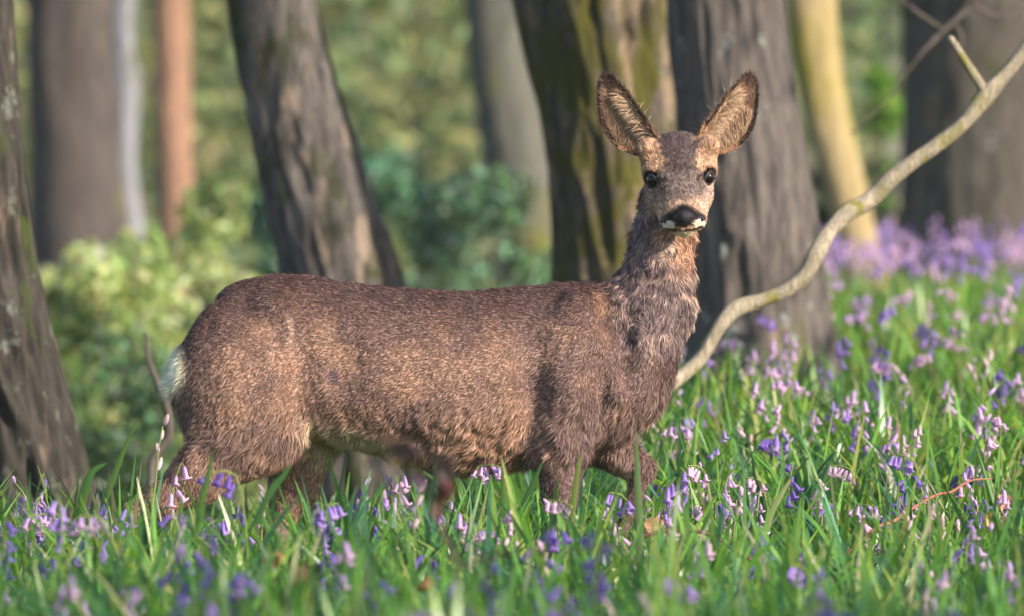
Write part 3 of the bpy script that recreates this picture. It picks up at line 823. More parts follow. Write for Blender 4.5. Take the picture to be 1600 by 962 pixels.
# ears: cupped sheets joined to the body mesh
def ear(base, tip, side):
    base = np.array(base); tip = np.array(tip)
    A = tip - base; L = np.linalg.norm(A); A = A / L
    N0 = norm(np.array([side * 0.30, -0.93, -0.10])); N0 = norm(N0 - A * np.dot(N0, A))
    Wd = np.cross(A, N0) * 1.0
    if Wd[0] * side < 0: Wd = -Wd                       # points outwards, away from the head
    nu, nv = 34, 25
    u = np.linspace(0, 1, nu); v = np.linspace(-1, 1, nv)
    hw_o = np.interp(u, [0, .09, .2, .31, .45, .56, .7, .83, .92, .98, 1], [18, 29, 38, 43, 44, 41, 34, 25, 17, 9, 2])
    hw_i = np.interp(u, [0, .09, .25, .4, .57, .7, .86, .95, 1], [27, 27, 25, 22, 20, 17, 11.5, 7, 2])
    dep = np.interp(u, [0, .15, .4, .7, 1], [26, 27, 22, 13, 0])
    bow = np.zeros_like(u)
    def pos(uu, vv, off):
        ho = np.interp(uu, u, hw_o); hi_ = np.interp(uu, u, hw_i); de = np.interp(uu, u, dep); bw = np.interp(uu, u, bow)
        wv = np.where(vv > 0, vv * ho, vv * hi_)
        return base + A * (uu * L)[..., None] + Wd * (wv + bw * side)[..., None] - N0 * (de * (1 - np.abs(vv) ** 1.8) + off)[..., None]
    UU, VV = np.meshgrid(u, v, indexing='ij')
    front = pos(UU, VV, np.zeros_like(UU)); back = pos(UU, VV * 1.0, 4.5 * (1 - VV ** 6) + 0.3)
    V = np.vstack([front.reshape(-1, 3), back.reshape(-1, 3)])
    i = np.arange(nu * nv).reshape(nu, nv)
    q = np.stack([i[:-1, :-1], i[1:, :-1], i[1:, 1:], i[:-1, 1:]], -1).reshape(-1, 4)
    q2 = q[:, ::-1] + nu * nv
    def rim(e): return np.stack([e[:-1], e[1:], e[1:] + nu * nv, e[:-1] + nu * nv], 1)
    Q = np.vstack([q, q2, rim(i[:, 0]), rim(i[:, -1])[:, ::-1], rim(i[-1, :])[:, ::-1]])
    cf = np.tile(srgb(126, 92, 78), (nu * nv, 1))
    cb = np.tile(srgb(74, 58, 58), (nu * nv, 1))
    # strands
    st = []
    def strands(n, uu, vv, off, dirv, ln, col, wdt, lift):
        p = pos(uu, vv, np.full(n, off))
        nn = np.tile(N0, (n, 1)) * (1 if off < 1 else -1)
        st.append((p, norm(dirv + nn * lift[:, None]), nn, ln, col, wdt))
    n = 5200                                              # short inner fur
    uu = rng.uniform(0.02, 0.99, n); vv = rng.uniform(-1, 1, n)
    dv = A * 0.9 + Wd * (vv * 0.5)[:, None] + rng.normal(0, 0.3, (n, 3))
    edge = np.maximum(smooth(0.7, 0.9, np.abs(vv)) * smooth(0.15, 0.35, uu) * (0.7 + 0.3 * (vv > 0)), smooth(0.35, 0.8, vv) * smooth(0.35, 0.7, uu) * 0.6)
    tipm = np.maximum(smooth(0.78, 0.92, uu), edge)
    col = mixc(np.tile(srgb(164, 130, 108), (n, 1)), srgb(46, 36, 40), tipm * rng.uniform(0.5, 1, n))
    col = mixc(col, srgb(196, 146, 108), smooth(0.3, 0.1, uu) * 0.8)
    col = mixc(col, srgb(70, 44, 38), smooth(0.5, 0.1, np.abs(vv - 0.12)) * smooth(0.1, 0.25, uu) * smooth(0.66, 0.45, uu) * 0.95)
    strands(n, uu, vv, 0.0, norm(dv), rng.uniform(6, 12, n), col * np.exp(rng.normal(0, 0.2, (n, 1))), 0.6, rng.uniform(0.2, 0.6, n))
    n = 2600                                              # long pale hair from the inner edge
    uu = rng.uniform(0.03, 0.72, n); vv = rng.uniform(-0.74, -0.25, n)
    dv = A * rng.uniform(0.0, 0.9, n)[:, None] + Wd * rng.uniform(0.3, 1.0, n)[:, None] + rng.normal(0, 0.32, (n, 3))
    col = mixc(np.tile(srgb(206, 176, 146), (n, 1)), srgb(140, 102, 78), rng.uniform(0, 1, n) ** 1.5)
    strands(n, uu, vv, -0.5, norm(dv), rng.uniform(12, 30, n), col * np.exp(rng.normal(0, 0.2, (n, 1))), 0.7, rng.uniform(0.15, 0.5, n))
    n = 1700                                              # and from the outer edge
    uu = rng.uniform(0.05, 0.6, n); vv = rng.uniform(0.3, 0.9, n)
    dv = A * rng.uniform(0.5, 1, n)[:, None] - Wd * rng.uniform(0.2, 0.8, n)[:, None] + rng.normal(0, 0.15, (n, 3))
    col = mixc(np.tile(srgb(190, 158, 128), (n, 1)), srgb(126, 92, 72), rng.uniform(0, 1, n))
    strands(n, uu, vv, -0.5, norm(dv), rng.uniform(9, 20, n), col * np.exp(rng.normal(0, 0.2, (n, 1))), 0.7, rng.uniform(0.1, 0.4, n))
    n = 1600                                              # dark rim
    uu = rng.uniform(0.18, 1.0, n); vv = np.where(rng.uniform(0, 1, n) < 0.62, 1, -1) * rng.uniform(0.88, 1.0, n)
    dv = A * 0.9 + Wd * (np.sign(vv) * 0.35)[:, None] + rng.normal(0, 0.18, (n, 3))
    strands(n, uu, vv, -0.3, norm(dv), rng.uniform(4, 8, n), np.tile(srgb(38, 30, 32), (n, 1)) * np.exp(rng.normal(0, 0.2, (n, 1))), 0.9, rng.uniform(0.1, 0.5, n))
    n = 3200                                              # back of the ear and rim
    uu = rng.uniform(0.0, 1.0, n); vv = rng.uniform(-1, 1, n)
    dv = A * 1.0 + Wd * (vv * 0.35)[:, None] + rng.normal(0, 0.2, (n, 3))
    col = mixc(np.tile(srgb(92, 72, 70), (n, 1)), srgb(38, 30, 34), smooth(0.7, 0.95, uu))
    strands(n, uu, vv, 4.5, norm(dv), rng.uniform(7, 12, n), col * np.exp(rng.normal(0, 0.2, (n, 1))), 0.7, rng.uniform(0.05, 0.25, n))
    return V, Q, np.vstack([cf, cb]) * 0.7, st

EL = ear(D(1008, 236, -28), D(946, 119, -14), -1)
ER = ear(D(1110, 234, -28), D(1172, 119, -14), 1)
nb0 = len(DV)
allV = np.vstack([DV, EL[0], ER[0]])
allQ = np.vstack([DQ, EL[1] + nb0, ER[1] + nb0 + len(EL[0])])
M_SKIN = leaf_mat('hide', 0.85, 0.0, 0.1)
body = link('body', mesh_np('body', to_world(allV), [allQ], np.vstack([body_cols, EL[2], ER[2]]), M_SKIN), deer)

# fur strands
def fur_roots(n):
    t = np.vstack([DQ[:, [0, 1, 2]], DQ[:, [0, 2, 3]]])
    A, B, C = DV[t[:, 0]], DV[t[:, 1]], DV[t[:, 2]]
    cr = np.cross(B - A, C - A); ar = np.linalg.norm(cr, axis=1) * 0.5
    ctr = (A + B + C) / 3
    wt = ar * (1 + 6.0 * mh[t[:, 0]] + 0.5 * mn[t[:, 0]] + 0.2 * leg[t[:, 0]])
    wt = wt * np.where(ctr[:, 1] > 60, 0.6, 1.0)
    k = rng.choice(len(t), n, p=wt / wt.sum())
    u = rng.uniform(0, 1, n); v = rng.uniform(0, 1, n); f = u + v > 1; u[f] = 1 - u[f]; v[f] = 1 - v[f]
    P = A[k] + (B - A)[k] * u[:, None] + (C - A)[k] * v[:, None]
    # smooth vertex normals
    fn = np.cross(DV[DQ[:, 2]] - DV[DQ[:, 0]], DV[DQ[:, 3]] - DV[DQ[:, 1]])
    vn = np.zeros_like(DV)
    for q in range(4): np.add.at(vn, DQ[:, q], fn)
    vn = norm(vn)
    N = norm(vn[t[k, 0]] * (1 - u - v)[:, None] + vn[t[k, 1]] * u[:, None] + vn[t[k, 2]] * v[:, None])
    return P, N

P, N = fur_roots(400000)
# outward normals
if np.mean(np.sum(N * (P - np.array([700, 0, 430])), 1)) < 0: N = -N
h_, n_, l_ = masks(P)
b_ = np.clip(1 - h_ - n_ - l_, 0, 1)
n = len(P)
colr = coat_colour(P, h_, n_, l_)
colr = (colr * 0.93 + 0.07 * colr.mean(1, keepdims=True)) * (1.0 + 0.16 * (1 - h_))[:, None]
jit = np.stack([fbm(P / 16.0, 21 + q, 2) - 0.5 for q in range(3)], 1)
jit2 = np.stack([fbm(P / 7.0, 31 + q, 1) - 0.5 for q in range(3)], 1)
x, py = P[:, 0], 1020 - P[:, 2]
bodydir = np.tile([-0.86, 0, -0.5], (n, 1))
bodydir[:, 2] -= 0.9 * smooth(600, 720, py); bodydir[:, 2] -= 0.5 * smooth(420, 300, x)
bodydir[:, 2] -= 0.7 * smooth(820, 980, x)
neckdir = np.tile([-0.1, 0, -1.0], (n, 1))
legdir = np.tile([-0.15, 0, -1.0], (n, 1))
r, a, b, t = head_coords(P)
nose = H(0, 92, -12)
headdir = norm(P - nose)
flow = bodydir * b_[:, None] + neckdir * n_[:, None] + legdir * l_[:, None] + headdir * h_[:, None]
low = np.maximum(smooth(60, 15, P[:, 2] - (1020 - np.interp(x, ST[:, 0], ST[:, 2]))), smooth(600, 680, py) * smooth(600, 720, x) * 0.8) * b_
shag = np.clip(n_ + low, 0, 1)
flow = norm(flow) + jit * (0.6 + 1.9 * shag)[:, None] + jit2 * (0.7 + 1.2 * shag)[:, None] + rng.normal(0, 0.16, (n, 3))
flow = norm(flow - N * np.sum(flow * N, 1, keepdims=True))
front = h_ * smooth(40, 60, a)
ln = 7.2 * b_ + 17 * n_ + 7 * l_ + h_ * (4.8 + 5.5 * smooth(0, -40, a)) + low * 13
rump = smooth(26, 12, np.hypot(x - 276, (py - 572) * 0.5))
ln = ln + rump * 10
ln = ln * rng.uniform(0.6, 1.3, n)
dark_nose = (colr.sum(1) < 0.08) & (front > 0.5)
ln = np.where(dark_nose, 1.5, ln)
lift = 0.42 * b_ + 0.34 * n_ + 0.34 * l_ + 0.45 * h_ + 0.1 * low + 0.25 * rump
dirv = norm(flow + N * (lift * rng.uniform(0.4, 1.6, n))[:, None])
dirv = np.where(rump[:, None] > 0.4, norm(dirv + np.array([-0.5, 0, -0.1])), dirv)
# agouti coat: dark hairs with tan tips
cellp = P / np.array([3.6, 3.6, 3.0]) + jit2 * 2.5
gcell = hash3(np.floor(cellp[:, 0]), np.floor(cellp[:, 1]), np.floor(cellp[:, 2]), 7)
rnd = np.where(rng.uniform(0, 1, n) < 0.72, gcell, rng.uniform(0, 1, n))
tipb = np.where(rnd < 0.34, 2.3, np.where(rnd < 0.6, 0.95, 0.30))
tipb = tipb * np.exp(rng.normal(0, 0.15, n))
amp = np.where(rump > 0.3, 0.25, 1.0) * np.where(dark_nose, 0.2, 1.0) * np.where(colr.mean(1) > 0.45, 0.25, 1)
tipb = 1 + (tipb - 1) * amp
wid = 0.72 * b_ + 0.85 * n_ + 0.7 * l_ + 0.6 * h_

def strand_mesh(P, dirv, N, ln, col, wid, tipb, droop=0.25):
    n = len(P)
    side = norm(np.cross(dirv, N) + rng.normal(0, 0.25, (n, 3)))
    ln = np.asarray(ln)[:, None]; wd = np.asarray(wid)[:, None] * np.ones((n, 1)) * 0.5
    p0 = P - N * 0.6
    p1 = P + dirv * ln * 0.5
    d2 = norm(dirv - N * droop)
    p2 = p1 + d2 * ln * 0.5
    V = np.stack([p0 - side * wd, p0 + side * wd, p1 - side * wd * 0.9, p1 + side * wd * 0.9, p2], 1).reshape(-1, 3)
    i = np.arange(n)[:, None] * 5
    T = np.concatenate([i + [0, 1, 3], i + [0, 3, 2], i + [2, 3, 4]], 0)
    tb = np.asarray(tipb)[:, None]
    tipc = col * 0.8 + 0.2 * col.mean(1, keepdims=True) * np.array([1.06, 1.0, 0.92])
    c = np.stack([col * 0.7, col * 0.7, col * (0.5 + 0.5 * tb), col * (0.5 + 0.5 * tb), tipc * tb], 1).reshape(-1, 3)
    return V, T, np.clip(c, 0.003, 0.8)

ac = Acc()
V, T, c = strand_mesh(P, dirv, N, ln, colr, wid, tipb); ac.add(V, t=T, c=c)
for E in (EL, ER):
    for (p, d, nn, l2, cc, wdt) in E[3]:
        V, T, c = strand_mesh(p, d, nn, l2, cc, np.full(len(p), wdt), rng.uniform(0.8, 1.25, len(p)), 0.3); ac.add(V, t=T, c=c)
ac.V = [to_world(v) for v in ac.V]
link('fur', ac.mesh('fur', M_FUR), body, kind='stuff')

# eyes and nose
def uv_ball(c, rad, M, nu=28, nv=18):
    th = np.linspace(0, math.pi, nv); ph = np.linspace(0, 2 * math.pi, nu, endpoint=False)
    T_, P_ = np.meshgrid(th, ph, indexing='ij')
    L = np.stack([np.sin(T_) * np.cos(P_) * rad[0], np.sin(T_) * np.sin(P_) * rad[1], np.cos(T_) * rad[2]], -1).reshape(-1, 3)
    V = c + L @ M
    i = np.arange(nu * nv).reshape(nv, nu); j = np.roll(i, -1, 1)
    return V, np.stack([i[:-1], i[1:], j[1:], j[:-1]], -1).reshape(-1, 4)
M_EYE = plain_mat('eye_dark', (0.005, 0.004, 0.006), 0.07, 0.3, 0, 10, 0.1, 0.0)
M_LID = plain_mat('eyelid_dark', (0.018, 0.013, 0.014), 0.5, 0.3)
M_NOSE = plain_mat('nose_wet', (0.009, 0.008, 0.012), 0.34, 0.28, 0.8, 700, 0.3, 0.0)
for e, s in zip(EYES, (1, -1)):
    V, q = uv_ball(e + R_ax * s * 0.5, (11.3, 11.6, 11.3), HM)
    eo = link('eye', mesh_np('eye', to_world(V), [q], mat=M_EYE), deer)
    # eyelid ring around the outward facing side
    outw = norm(R_ax * s * 0.72 + F_ * 0.55 + U_ * 0.30)
    a1 = norm(np.cross(outw, U_)); b1 = np.cross(outw, a1)
    if b1[2] < 0: b1 = -b1
    th = np.linspace(0, 2 * math.pi, 40)
    Pp = e + outw * (5.6 - 2.2 * np.cos(th) ** 2)[:, None] + a1[None] * (np.cos(th) * 12.2)[:, None] + b1[None] * np.where(np.sin(th) > 0, np.sin(th) * 7.6, np.sin(th) * 9.0)[:, None]
    V, q, t_ = tube(Pp, np.full(40, 1.8) + 1.9 * np.clip(np.sin(th), 0, 1), 8, False)
    link('eyelid', mesh_np('eyelid', to_world(V), [q], mat=M_LID), eo)
def nose_mesh():
    st = 0.8
    ar_, aa_, ab_ = np.arange(-40, 40, st), np.arange(62, 104, st), np.arange(-44, 14, st)
    r, a, b = ar_[:, None, None], aa_[None, :, None], ab_[None, None, :]
    def el(c, rad): return (np.sqrt(((r - c[0]) / rad[0]) ** 2 + ((a - c[1]) / rad[1]) ** 2 + ((b - c[2]) / rad[2]) ** 2) - 1) * min(rad)
    def cn(p, r0, q, r1):
        p, q = np.array(p, float), np.array(q, float); d = q - p
        t = np.clip(((r - p[0]) * d[0] + (a - p[1]) * d[1] + (b - p[2]) * d[2]) / d.dot(d), 0, 1)
        return np.sqrt((r - p[0] - t * d[0]) ** 2 + (a - p[1] - t * d[1]) ** 2 + (b - p[2] - t * d[2]) ** 2) - (r0 + (r1 - r0) * t)
    def sm(f, d, k): h = np.maximum(k - np.abs(f - d), 0) / k; return np.minimum(f, d) - h * h * k * 0.25
    f = el((0, 87, -8), (13.5, 10.5, 11.5))
    f = sm(f, cn((0, 90, -15), 7.8, (0, 87, -31), 7.2), 9)
    for s_ in (1, -1):
        f = sm(f, cn((s_ * 10, 83, -14), 7.5, (s_ * 24, 78, -23), 6.5), 6)
        f = sm(f, cn((s_ * 24, 78, -23), 6.0, (s_ * 31, 73, -27), 4.0), 6)
    for s_ in (1, -1):
        c = cn((s_ * 14.5, 92, -17), 2.4, (s_ * 23, 85.5, -20), 3.4)
        h = np.maximum(3 - np.abs(f + c), 0) / 3; f = np.maximum(f, -c) + h * h * 3 * 0.25
    f = np.maximum(f, -(cn((0, 99.2, -16), 1.2, (0, 97.5, -34), 1.2)))          # philtrum
    V, Q = nets(f.astype(np.float32), np.array([ar_[0], aa_[0], ab_[0]]), st)
    V = HO + V[:, :1] * R_ax + V[:, 1:2] * F_ + V[:, 2:3] * U_
    return mesh_np('nose', to_world(V), [Q], mat=M_NOSE)
nose_o = link('nose', nose_mesh(), deer)
# ------------------------------------------------------------------ grass (stuff)
def blades(P, L, wid, az, lean, curl, col, segs=5):
    """strap leaves: P base (n,3); az heading; lean start angle from vertical; curl added along the length"""
    n = len(P)
    t = np.linspace(0, 1, segs + 1)
    ang = lean[:, None] + curl[:, None] * t[None] ** 1.4
    st = L[:, None] / segs
    hx = np.cumsum(np.sin(ang) * st, 1) - np.sin(ang) * st
    hz = np.cumsum(np.cos(ang) * st, 1) - np.cos(ang) * st
    d = np.stack([np.cos(az), np.sin(az), np.zeros(n)], 1)
    C = P[:, None] + hx[..., None] * d[:, None] + hz[..., None] * np.array([0, 0, 1.0])
    tw = az[:, None] + math.pi / 2 + rng.normal(0, 0.7, (n, 1)) + rng.normal(0, 0.5, (n, 1)) * t[None]
    sd = np.stack([np.cos(tw), np.sin(tw), np.zeros_like(tw)], -1)
    pro = np.interp(t, [0, .15, .5, .8, 1], [0.55, 0.85, 1.0, 0.75, 0.08])
    hw = wid[:, None] * pro[None] * 0.5
    V = np.stack([C - sd * hw[..., None], C + sd * hw[..., None]], 2).reshape(-1, 3)
    k = 2 * (segs + 1)
    i = np.arange(n)[:, None] * k
    Q = np.concatenate([i + [2 * s, 2 * s + 1, 2 * s + 3, 2 * s + 2] for s in range(segs)], 0)
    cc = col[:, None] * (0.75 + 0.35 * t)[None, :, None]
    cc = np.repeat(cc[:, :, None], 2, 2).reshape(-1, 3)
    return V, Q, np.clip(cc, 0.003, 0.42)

GP = np.array([(0.085, 0.21, 0.05), (0.125, 0.29, 0.05), (0.045, 0.135, 0.07), (0.21, 0.37, 0.07), (0.34, 0.39, 0.13), (0.42, 0.36, 0.22)])
def grass_patch(n, y0, y1, xm, segs, Lr, wr, seed, per=7):
    """tufts of strap leaves: `per` leaves fan out from each bulb"""
    m = n // per
    y = rng.uniform(y0, y1, m); f = (y + 12) / 12
    x = rng.uniform(-1, 1, m) * (0.88 * f * xm + 0.25)
    dens = fbm(np.stack([x * 2.2, y * 2.2, np.zeros(m)], 1), seed, 3)
    xs = x / f
    keep = (dens + rng.uniform(-0.25, 0.35, m) > 0.42)
    keep &= (y < 1.6) | (rng.uniform(0, 1, m) < smooth(-0.55, -0.05, xs))       # the bank; to the left the ground falls to the bushes
    x, y, dens, xs = (np.repeat(q[keep], per) for q in (x, y, dens, xs))
    n = len(x)
    tuft = np.repeat(rng.normal(0, 0.28, n // per), per)
    x = x + rng.normal(0, 0.016, n); y = y + rng.normal(0, 0.016, n)
    P = np.stack([x, y, hgt(x, y) - 0.01], 1)
    L = rng.uniform(*Lr, n) * (0.75 + 0.5 * dens)
    L *= 1 - 0.22 * smooth(0.1, 0.8, xs) * smooth(0.5, 3, y)
    wd = rng.uniform(*wr, n)
    az = rng.uniform(0, 2 * math.pi, n)
    lean = np.abs(rng.normal(0.28, 0.30, n)); curl = np.abs(rng.normal(0.75, 0.7, n)) + (rng.uniform(0, 1, n) < 0.12) * 1.2
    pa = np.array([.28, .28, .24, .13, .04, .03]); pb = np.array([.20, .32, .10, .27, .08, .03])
    sun_side = smooth(0.1, 0.6, xs) * smooth(0.2, 1.5, y)  # yellower, brighter blade colours here stand for sunlight on the bank
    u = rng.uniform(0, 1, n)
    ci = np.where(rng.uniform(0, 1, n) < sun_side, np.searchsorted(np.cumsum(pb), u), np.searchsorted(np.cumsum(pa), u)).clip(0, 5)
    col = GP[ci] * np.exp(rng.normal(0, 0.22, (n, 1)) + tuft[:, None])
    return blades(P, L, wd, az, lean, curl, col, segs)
ac = Acc()
for args in ((21000, -5.2, 0.0, 1.35, 7, (0.17, 0.33), (0.006, 0.0135), 1), (9000, 0.0, 2.0, 1.35, 6, (0.17, 0.32), (0.006, 0.0135), 1),
             (20000, 2.0, 7.0, 1.3, 4, (0.15, 0.29), (0.008, 0.015), 2), (18000, 7.0, 16.0, 1.3, 3, (0.16, 0.28), (0.010, 0.018), 3),
             (12000, -4.5, 2.0, 1.3, 3, (0.05, 0.14), (0.003, 0.008), 4)):
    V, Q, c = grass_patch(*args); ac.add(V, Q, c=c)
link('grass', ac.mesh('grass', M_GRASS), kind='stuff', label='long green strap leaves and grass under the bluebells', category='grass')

# ------------------------------------------------------------------ bluebells
M_STEM = plain_mat('bluebell_stem', (0.16, 0.2, 0.06), 0.5, 0.3, 0, 40, 0.25)
def bell_mesh(name, ln, col, tipcol, openk=1.0):
    prof = [(0.0, 0.0007), (-0.08, 0.0022), (-0.3, 0.0032), (-0.6, 0.0034), (-0.82, 0.0039), (-0.96, 0.0058 * openk), (-0.95, 0.0082 * openk), (-0.84, 0.0088 * openk)]
    nu = 12
    th = np.linspace(0, 2 * math.pi, nu, endpoint=False)
    V, C = [], []
    for k, (z, r_) in enumerate(prof):
        lob = 1.0 if k < 4 else 1 - (0.18 + 0.10 * (k - 4)) * (np.arange(nu) % 2)
        rr = r_ * lob * np.ones(nu)
        V.append(np.stack([rr * np.cos(th), rr * np.sin(th), np.full(nu, z * ln)], 1))
        m = min(1, k / 5)
        C.append(np.tile(np.array(col) * (1 - m) + np.array(tipcol) * m, (nu, 1)))
    V = np.vstack(V); C = np.vstack(C)
    i = np.arange(len(V)).reshape(len(prof), nu); j = np.roll(i, -1, 1)
    return V, np.stack([i[:-1], j[:-1], j[1:], i[1:]], -1).reshape(-1, 4), C
def bud_shape(ln, rad, col, tipcol):
    prof = [(0, 0.25), (-0.2, 0.8), (-0.5, 1.0), (-0.75, 0.8), (-0.93, 0.35), (-1, 0.05)]
    nu = 8; th = np.linspace(0, 2 * math.pi, nu, endpoint=False)
    V = np.vstack([np.stack([rad * r_ * np.cos(th), rad * r_ * np.sin(th), np.full(nu, z * ln)], 1) for z, r_ in prof])
    C = np.vstack([np.tile(np.array(col) * (1 + z) + np.array(tipcol) * (-z), (nu, 1)) for z, r_ in prof])
    i = np.arange(len(V)).reshape(len(prof), nu); j = np.roll(i, -1, 1)
    return V, np.stack([i[:-1], j[:-1], j[1:], i[1:]], -1).reshape(-1, 4), C

VIO, LIL, PNK, DEEP, CRM = (0.25, 0.15, 0.56), (0.46, 0.32, 0.68), (0.68, 0.48, 0.66), (0.13, 0.07, 0.38), (0.58, 0.50, 0.44)
SHAPES = {
    'violet': (bell_mesh('b', 0.021, VIO, LIL), 'flower'),
    'deep': (bell_mesh('b', 0.020, DEEP, VIO), 'flower'),
    'lilac': (bell_mesh('b', 0.021, LIL, PNK), 'flower'),
    'pink': (bell_mesh('b', 0.019, PNK, (0.66, 0.48, 0.66), 0.8), 'flower'),
    'bud': (bud_shape(0.019, 0.0034, LIL, PNK), 'bud'),
    'palebud': (bud_shape(0.020, 0.0036, PNK, CRM), 'bud'),
}
LOW = {k: bud_shape(0.021, 0.0046, v[0][2][0], v[0][2][-1]) for k, v in SHAPES.items()}
SMESH = {k: mesh_np(v[1], v[0][0], [v[0][1]], v[0][2], M_PETAL) for k, v in SHAPES.items()}

def plant_layout(kind, rs, v=0, Hs=0.3):
    """stem path and flower frames in plant space for a 0.3 m plant heading +x"""
    nod = (rs.uniform(0.05, 0.3) if v else rs.uniform(0.6, 1.0)) if 'bud' not in kind else rs.uniform(0.0, 0.3)
    P = spline([[0, 0, -0.03], [0.012, 0.004, Hs * 0.4], [0.022, 0.0, Hs * 0.78], [0.026 + 0.024 * nod, 0, Hs * 0.95], [0.032 + 0.06 * nod, 0, Hs * (1.04 - 0.12 * nod)]], 18)
    fr = []
    m = rs.integers(5, 10) if 'bud' not in kind else rs.integers(3, 6)
    for k in range(m):
        u = (0.78 if nod < 0.4 else 0.84) + (0.22 if nod < 0.4 else 0.16) * (k + rs.uniform(0.1, 0.9)) / m
        q = np.array([np.interp(u * 17, np.arange(18), P[:, a_]) for a_ in range(3)])
        az = rs.normal(0, 1.0) if nod > 0.4 else rs.uniform(-2.4, 2.4)
        tilt = rs.uniform(0.05, 0.85) * (1.0 if 'bud' not in kind else 0.4)
        if 'bud' in kind:                                  # closed buds point along the stem, up and outwards
            e = Euler((0, -(math.pi - rs.uniform(0.2, 1.0)) , az))
            loc = q + [0.002, rs.normal(0, 0.002), 0]
        else:
            e = Euler((0, -tilt, az))                      # bells hang, mouths outwards
            loc = q + np.array([math.cos(az), math.sin(az), 0]) * 0.006 + [0, 0, -0.002]
        fr.append((loc, e, rs.uniform(0.7, 1.2)))
    return P, fr

PROTO = {}
for kind in SHAPES:
    for v in range(3):
        rs = np.random.default_rng(hash(kind) % 1000 if False else sum(map(ord, kind)) + v * 17)
        P_, fr = plant_layout(kind, rs, v)
        sV, sq, stt = tube(P_, np.linspace(0.0026, 0.0011, 18), 7)
        pe = Acc(); pe.add(sV, sq, stt)
        for loc, e, s in fr:                                # pedicels belong to the stem
            k = np.argmin(np.linalg.norm(P_ - loc, axis=1))
            tv, tq, tt = tube(spline([P_[k], (P_[k] + loc) / 2 + [0, 0, 0.002], loc], 4), np.full(4, 0.0007), 5, False); pe.add(tv, tq)
        stem = pe.mesh('stem', M_STEM)
        # one-mesh version for plants too blurred to show their parts
        sh = SHAPES[kind][0]; mg = Acc(); mg.add(np.vstack(pe.V), np.vstack(pe.q), np.vstack(pe.t), c=(0.16, 0.2, 0.06))
        ns = len(np.vstack(pe.q)) 
        for loc, e, s in fr:
            Mx = np.array(e.to_matrix()) * s * 1.08
            mg.add(sh[0] @ Mx.T + loc, sh[1], c=None); mg.c.append(sh[2])
        merged = mg.mesh('bluebell', M_PETAL)
        lo_ = Acc(); sv, sq2, st2 = tube(P_[::3], np.linspace(0.0026, 0.0012, 6), 4, False); lo_.add(sv, sq2, c=(0.16, 0.2, 0.06))
        for loc, e, s in fr:
            lo_.add(LOW[kind][0] @ (np.array(e.to_matrix()) * s * 1.1).T + loc, LOW[kind][1], c=None); lo_.c.append(LOW[kind][2])
        PROTO[(kind, v)] = (stem, fr, merged, lo_)

KINDS = {'violet': 'violet bluebells', 'deep': 'deep violet bluebells', 'lilac': 'lilac bluebells', 'pink': 'pinkish bluebells', 'bud': 'bluebell spikes in bud', 'palebud': 'pale bluebell buds'}
LABEL = {
    'violet': 'violet bluebell with open bells',
    'deep': 'deep blue violet bluebell',
    'lilac': 'pale lilac bluebell with open bells',
    'pink': 'pinkish narrow belled bluebell',
    'bud': 'lilac bluebell spike in bud',
    'palebud': 'cream and pink bluebell bud',
}
def whereabouts(x, y):
    px = 800 + x / S * 12 / (y + 12)
    if px < 230: return 'beside the dark lichen spotted trunk' if y > -0.8 else 'in the low grass before the lichen spotted trunk'
    if px < 560: return 'behind the deer\'s hind legs' if y > 0.1 else ('right at the deer\'s hind legs' if y > -1.3 else 'well in front of the deer\'s hind legs')
    if px < 830: return 'behind the deer\'s belly' if y > 0.1 else ('just under the deer\'s belly' if y > -1.3 else 'around the withered brown twig')
    if px < 1060: return 'behind the deer\'s forelegs' if y > 0.1 else ('close to the deer\'s forelegs' if y > -1.3 else 'well in front of the deer\'s forelegs')
    if y < -1.0: return 'below the bent dry stem' if px < 1300 else 'in front of the reddish bramble stem'
    if y < 0.3: return 'between the deer and the reddish bramble' if px < 1320 else 'around the reddish bramble stem'
    if px < 1280: return 'under the fallen branch' if y < 3 else 'at the foot of the grey trunk'
    if y < 2.5: return 'on the lower bank above the reddish bramble'
    return 'on the upper bank near the yellow trunk' if px < 1430 else 'on the upper bank below the massive dark trunk'
def bluebell(x, y, ztop, kind, parts, label=None, group=None, az=None, base_z=None):
    v = random.randint(0, 2)
    stem, fr, merged, mg = PROTO[(kind, v)]
    gz = float(hgt(x, y)) - 0.005
    Ht = max(ztop - gz, 0.12)
    sc = Ht / 0.3
    az = random.uniform(0, 6.28) if az is None else az
    lab = label or LABEL[kind] + ' ' + whereabouts(x, y)
    grp = group or KINDS[kind] + ' ' + whereabouts(x, y)
    # keep the bells their real size: stretch the stem only
    fs = 1.0 / sc
    if parts:
        root = thing('bluebell', lab, 'flower', (x, y, gz), grp)
        root.rotation_euler = (random.gauss(0, 0.06), random.gauss(0, 0.06), az)
        so = link('stem', stem, root); so.scale = (1, 1, sc)
        for loc, e, s in fr:
            o = link(SHAPES[kind][1], SMESH[kind], root)
            # flowers ride on the stretched stem, drawn together near the tip
            o.location = (loc[0], loc[1], loc[2] * sc)
            o.rotation_euler = e; o.scale = (s * 1.08, s * 1.08, s * 1.08)
    else:
        o = link('bluebell', merged, label=lab, category='flower', group=grp)
        o.location = (x, y, gz); o.rotation_euler = (0, 0, az); o.scale = (1, 1, sc)

def on_bank(px, py, Hh):
    """depth at which the sight line through the pixel passes Hh above the ground"""
    ys = np.linspace(-4.5, 16, 420)
    pts = np.array([W(px, py, yy) for yy in ys])
    d = pts[:, 2] - hgt(pts[:, 0], pts[:, 1]) - Hh
    k = np.argmax(d < 0)
    return ys[k] if d.min() < 0 else None

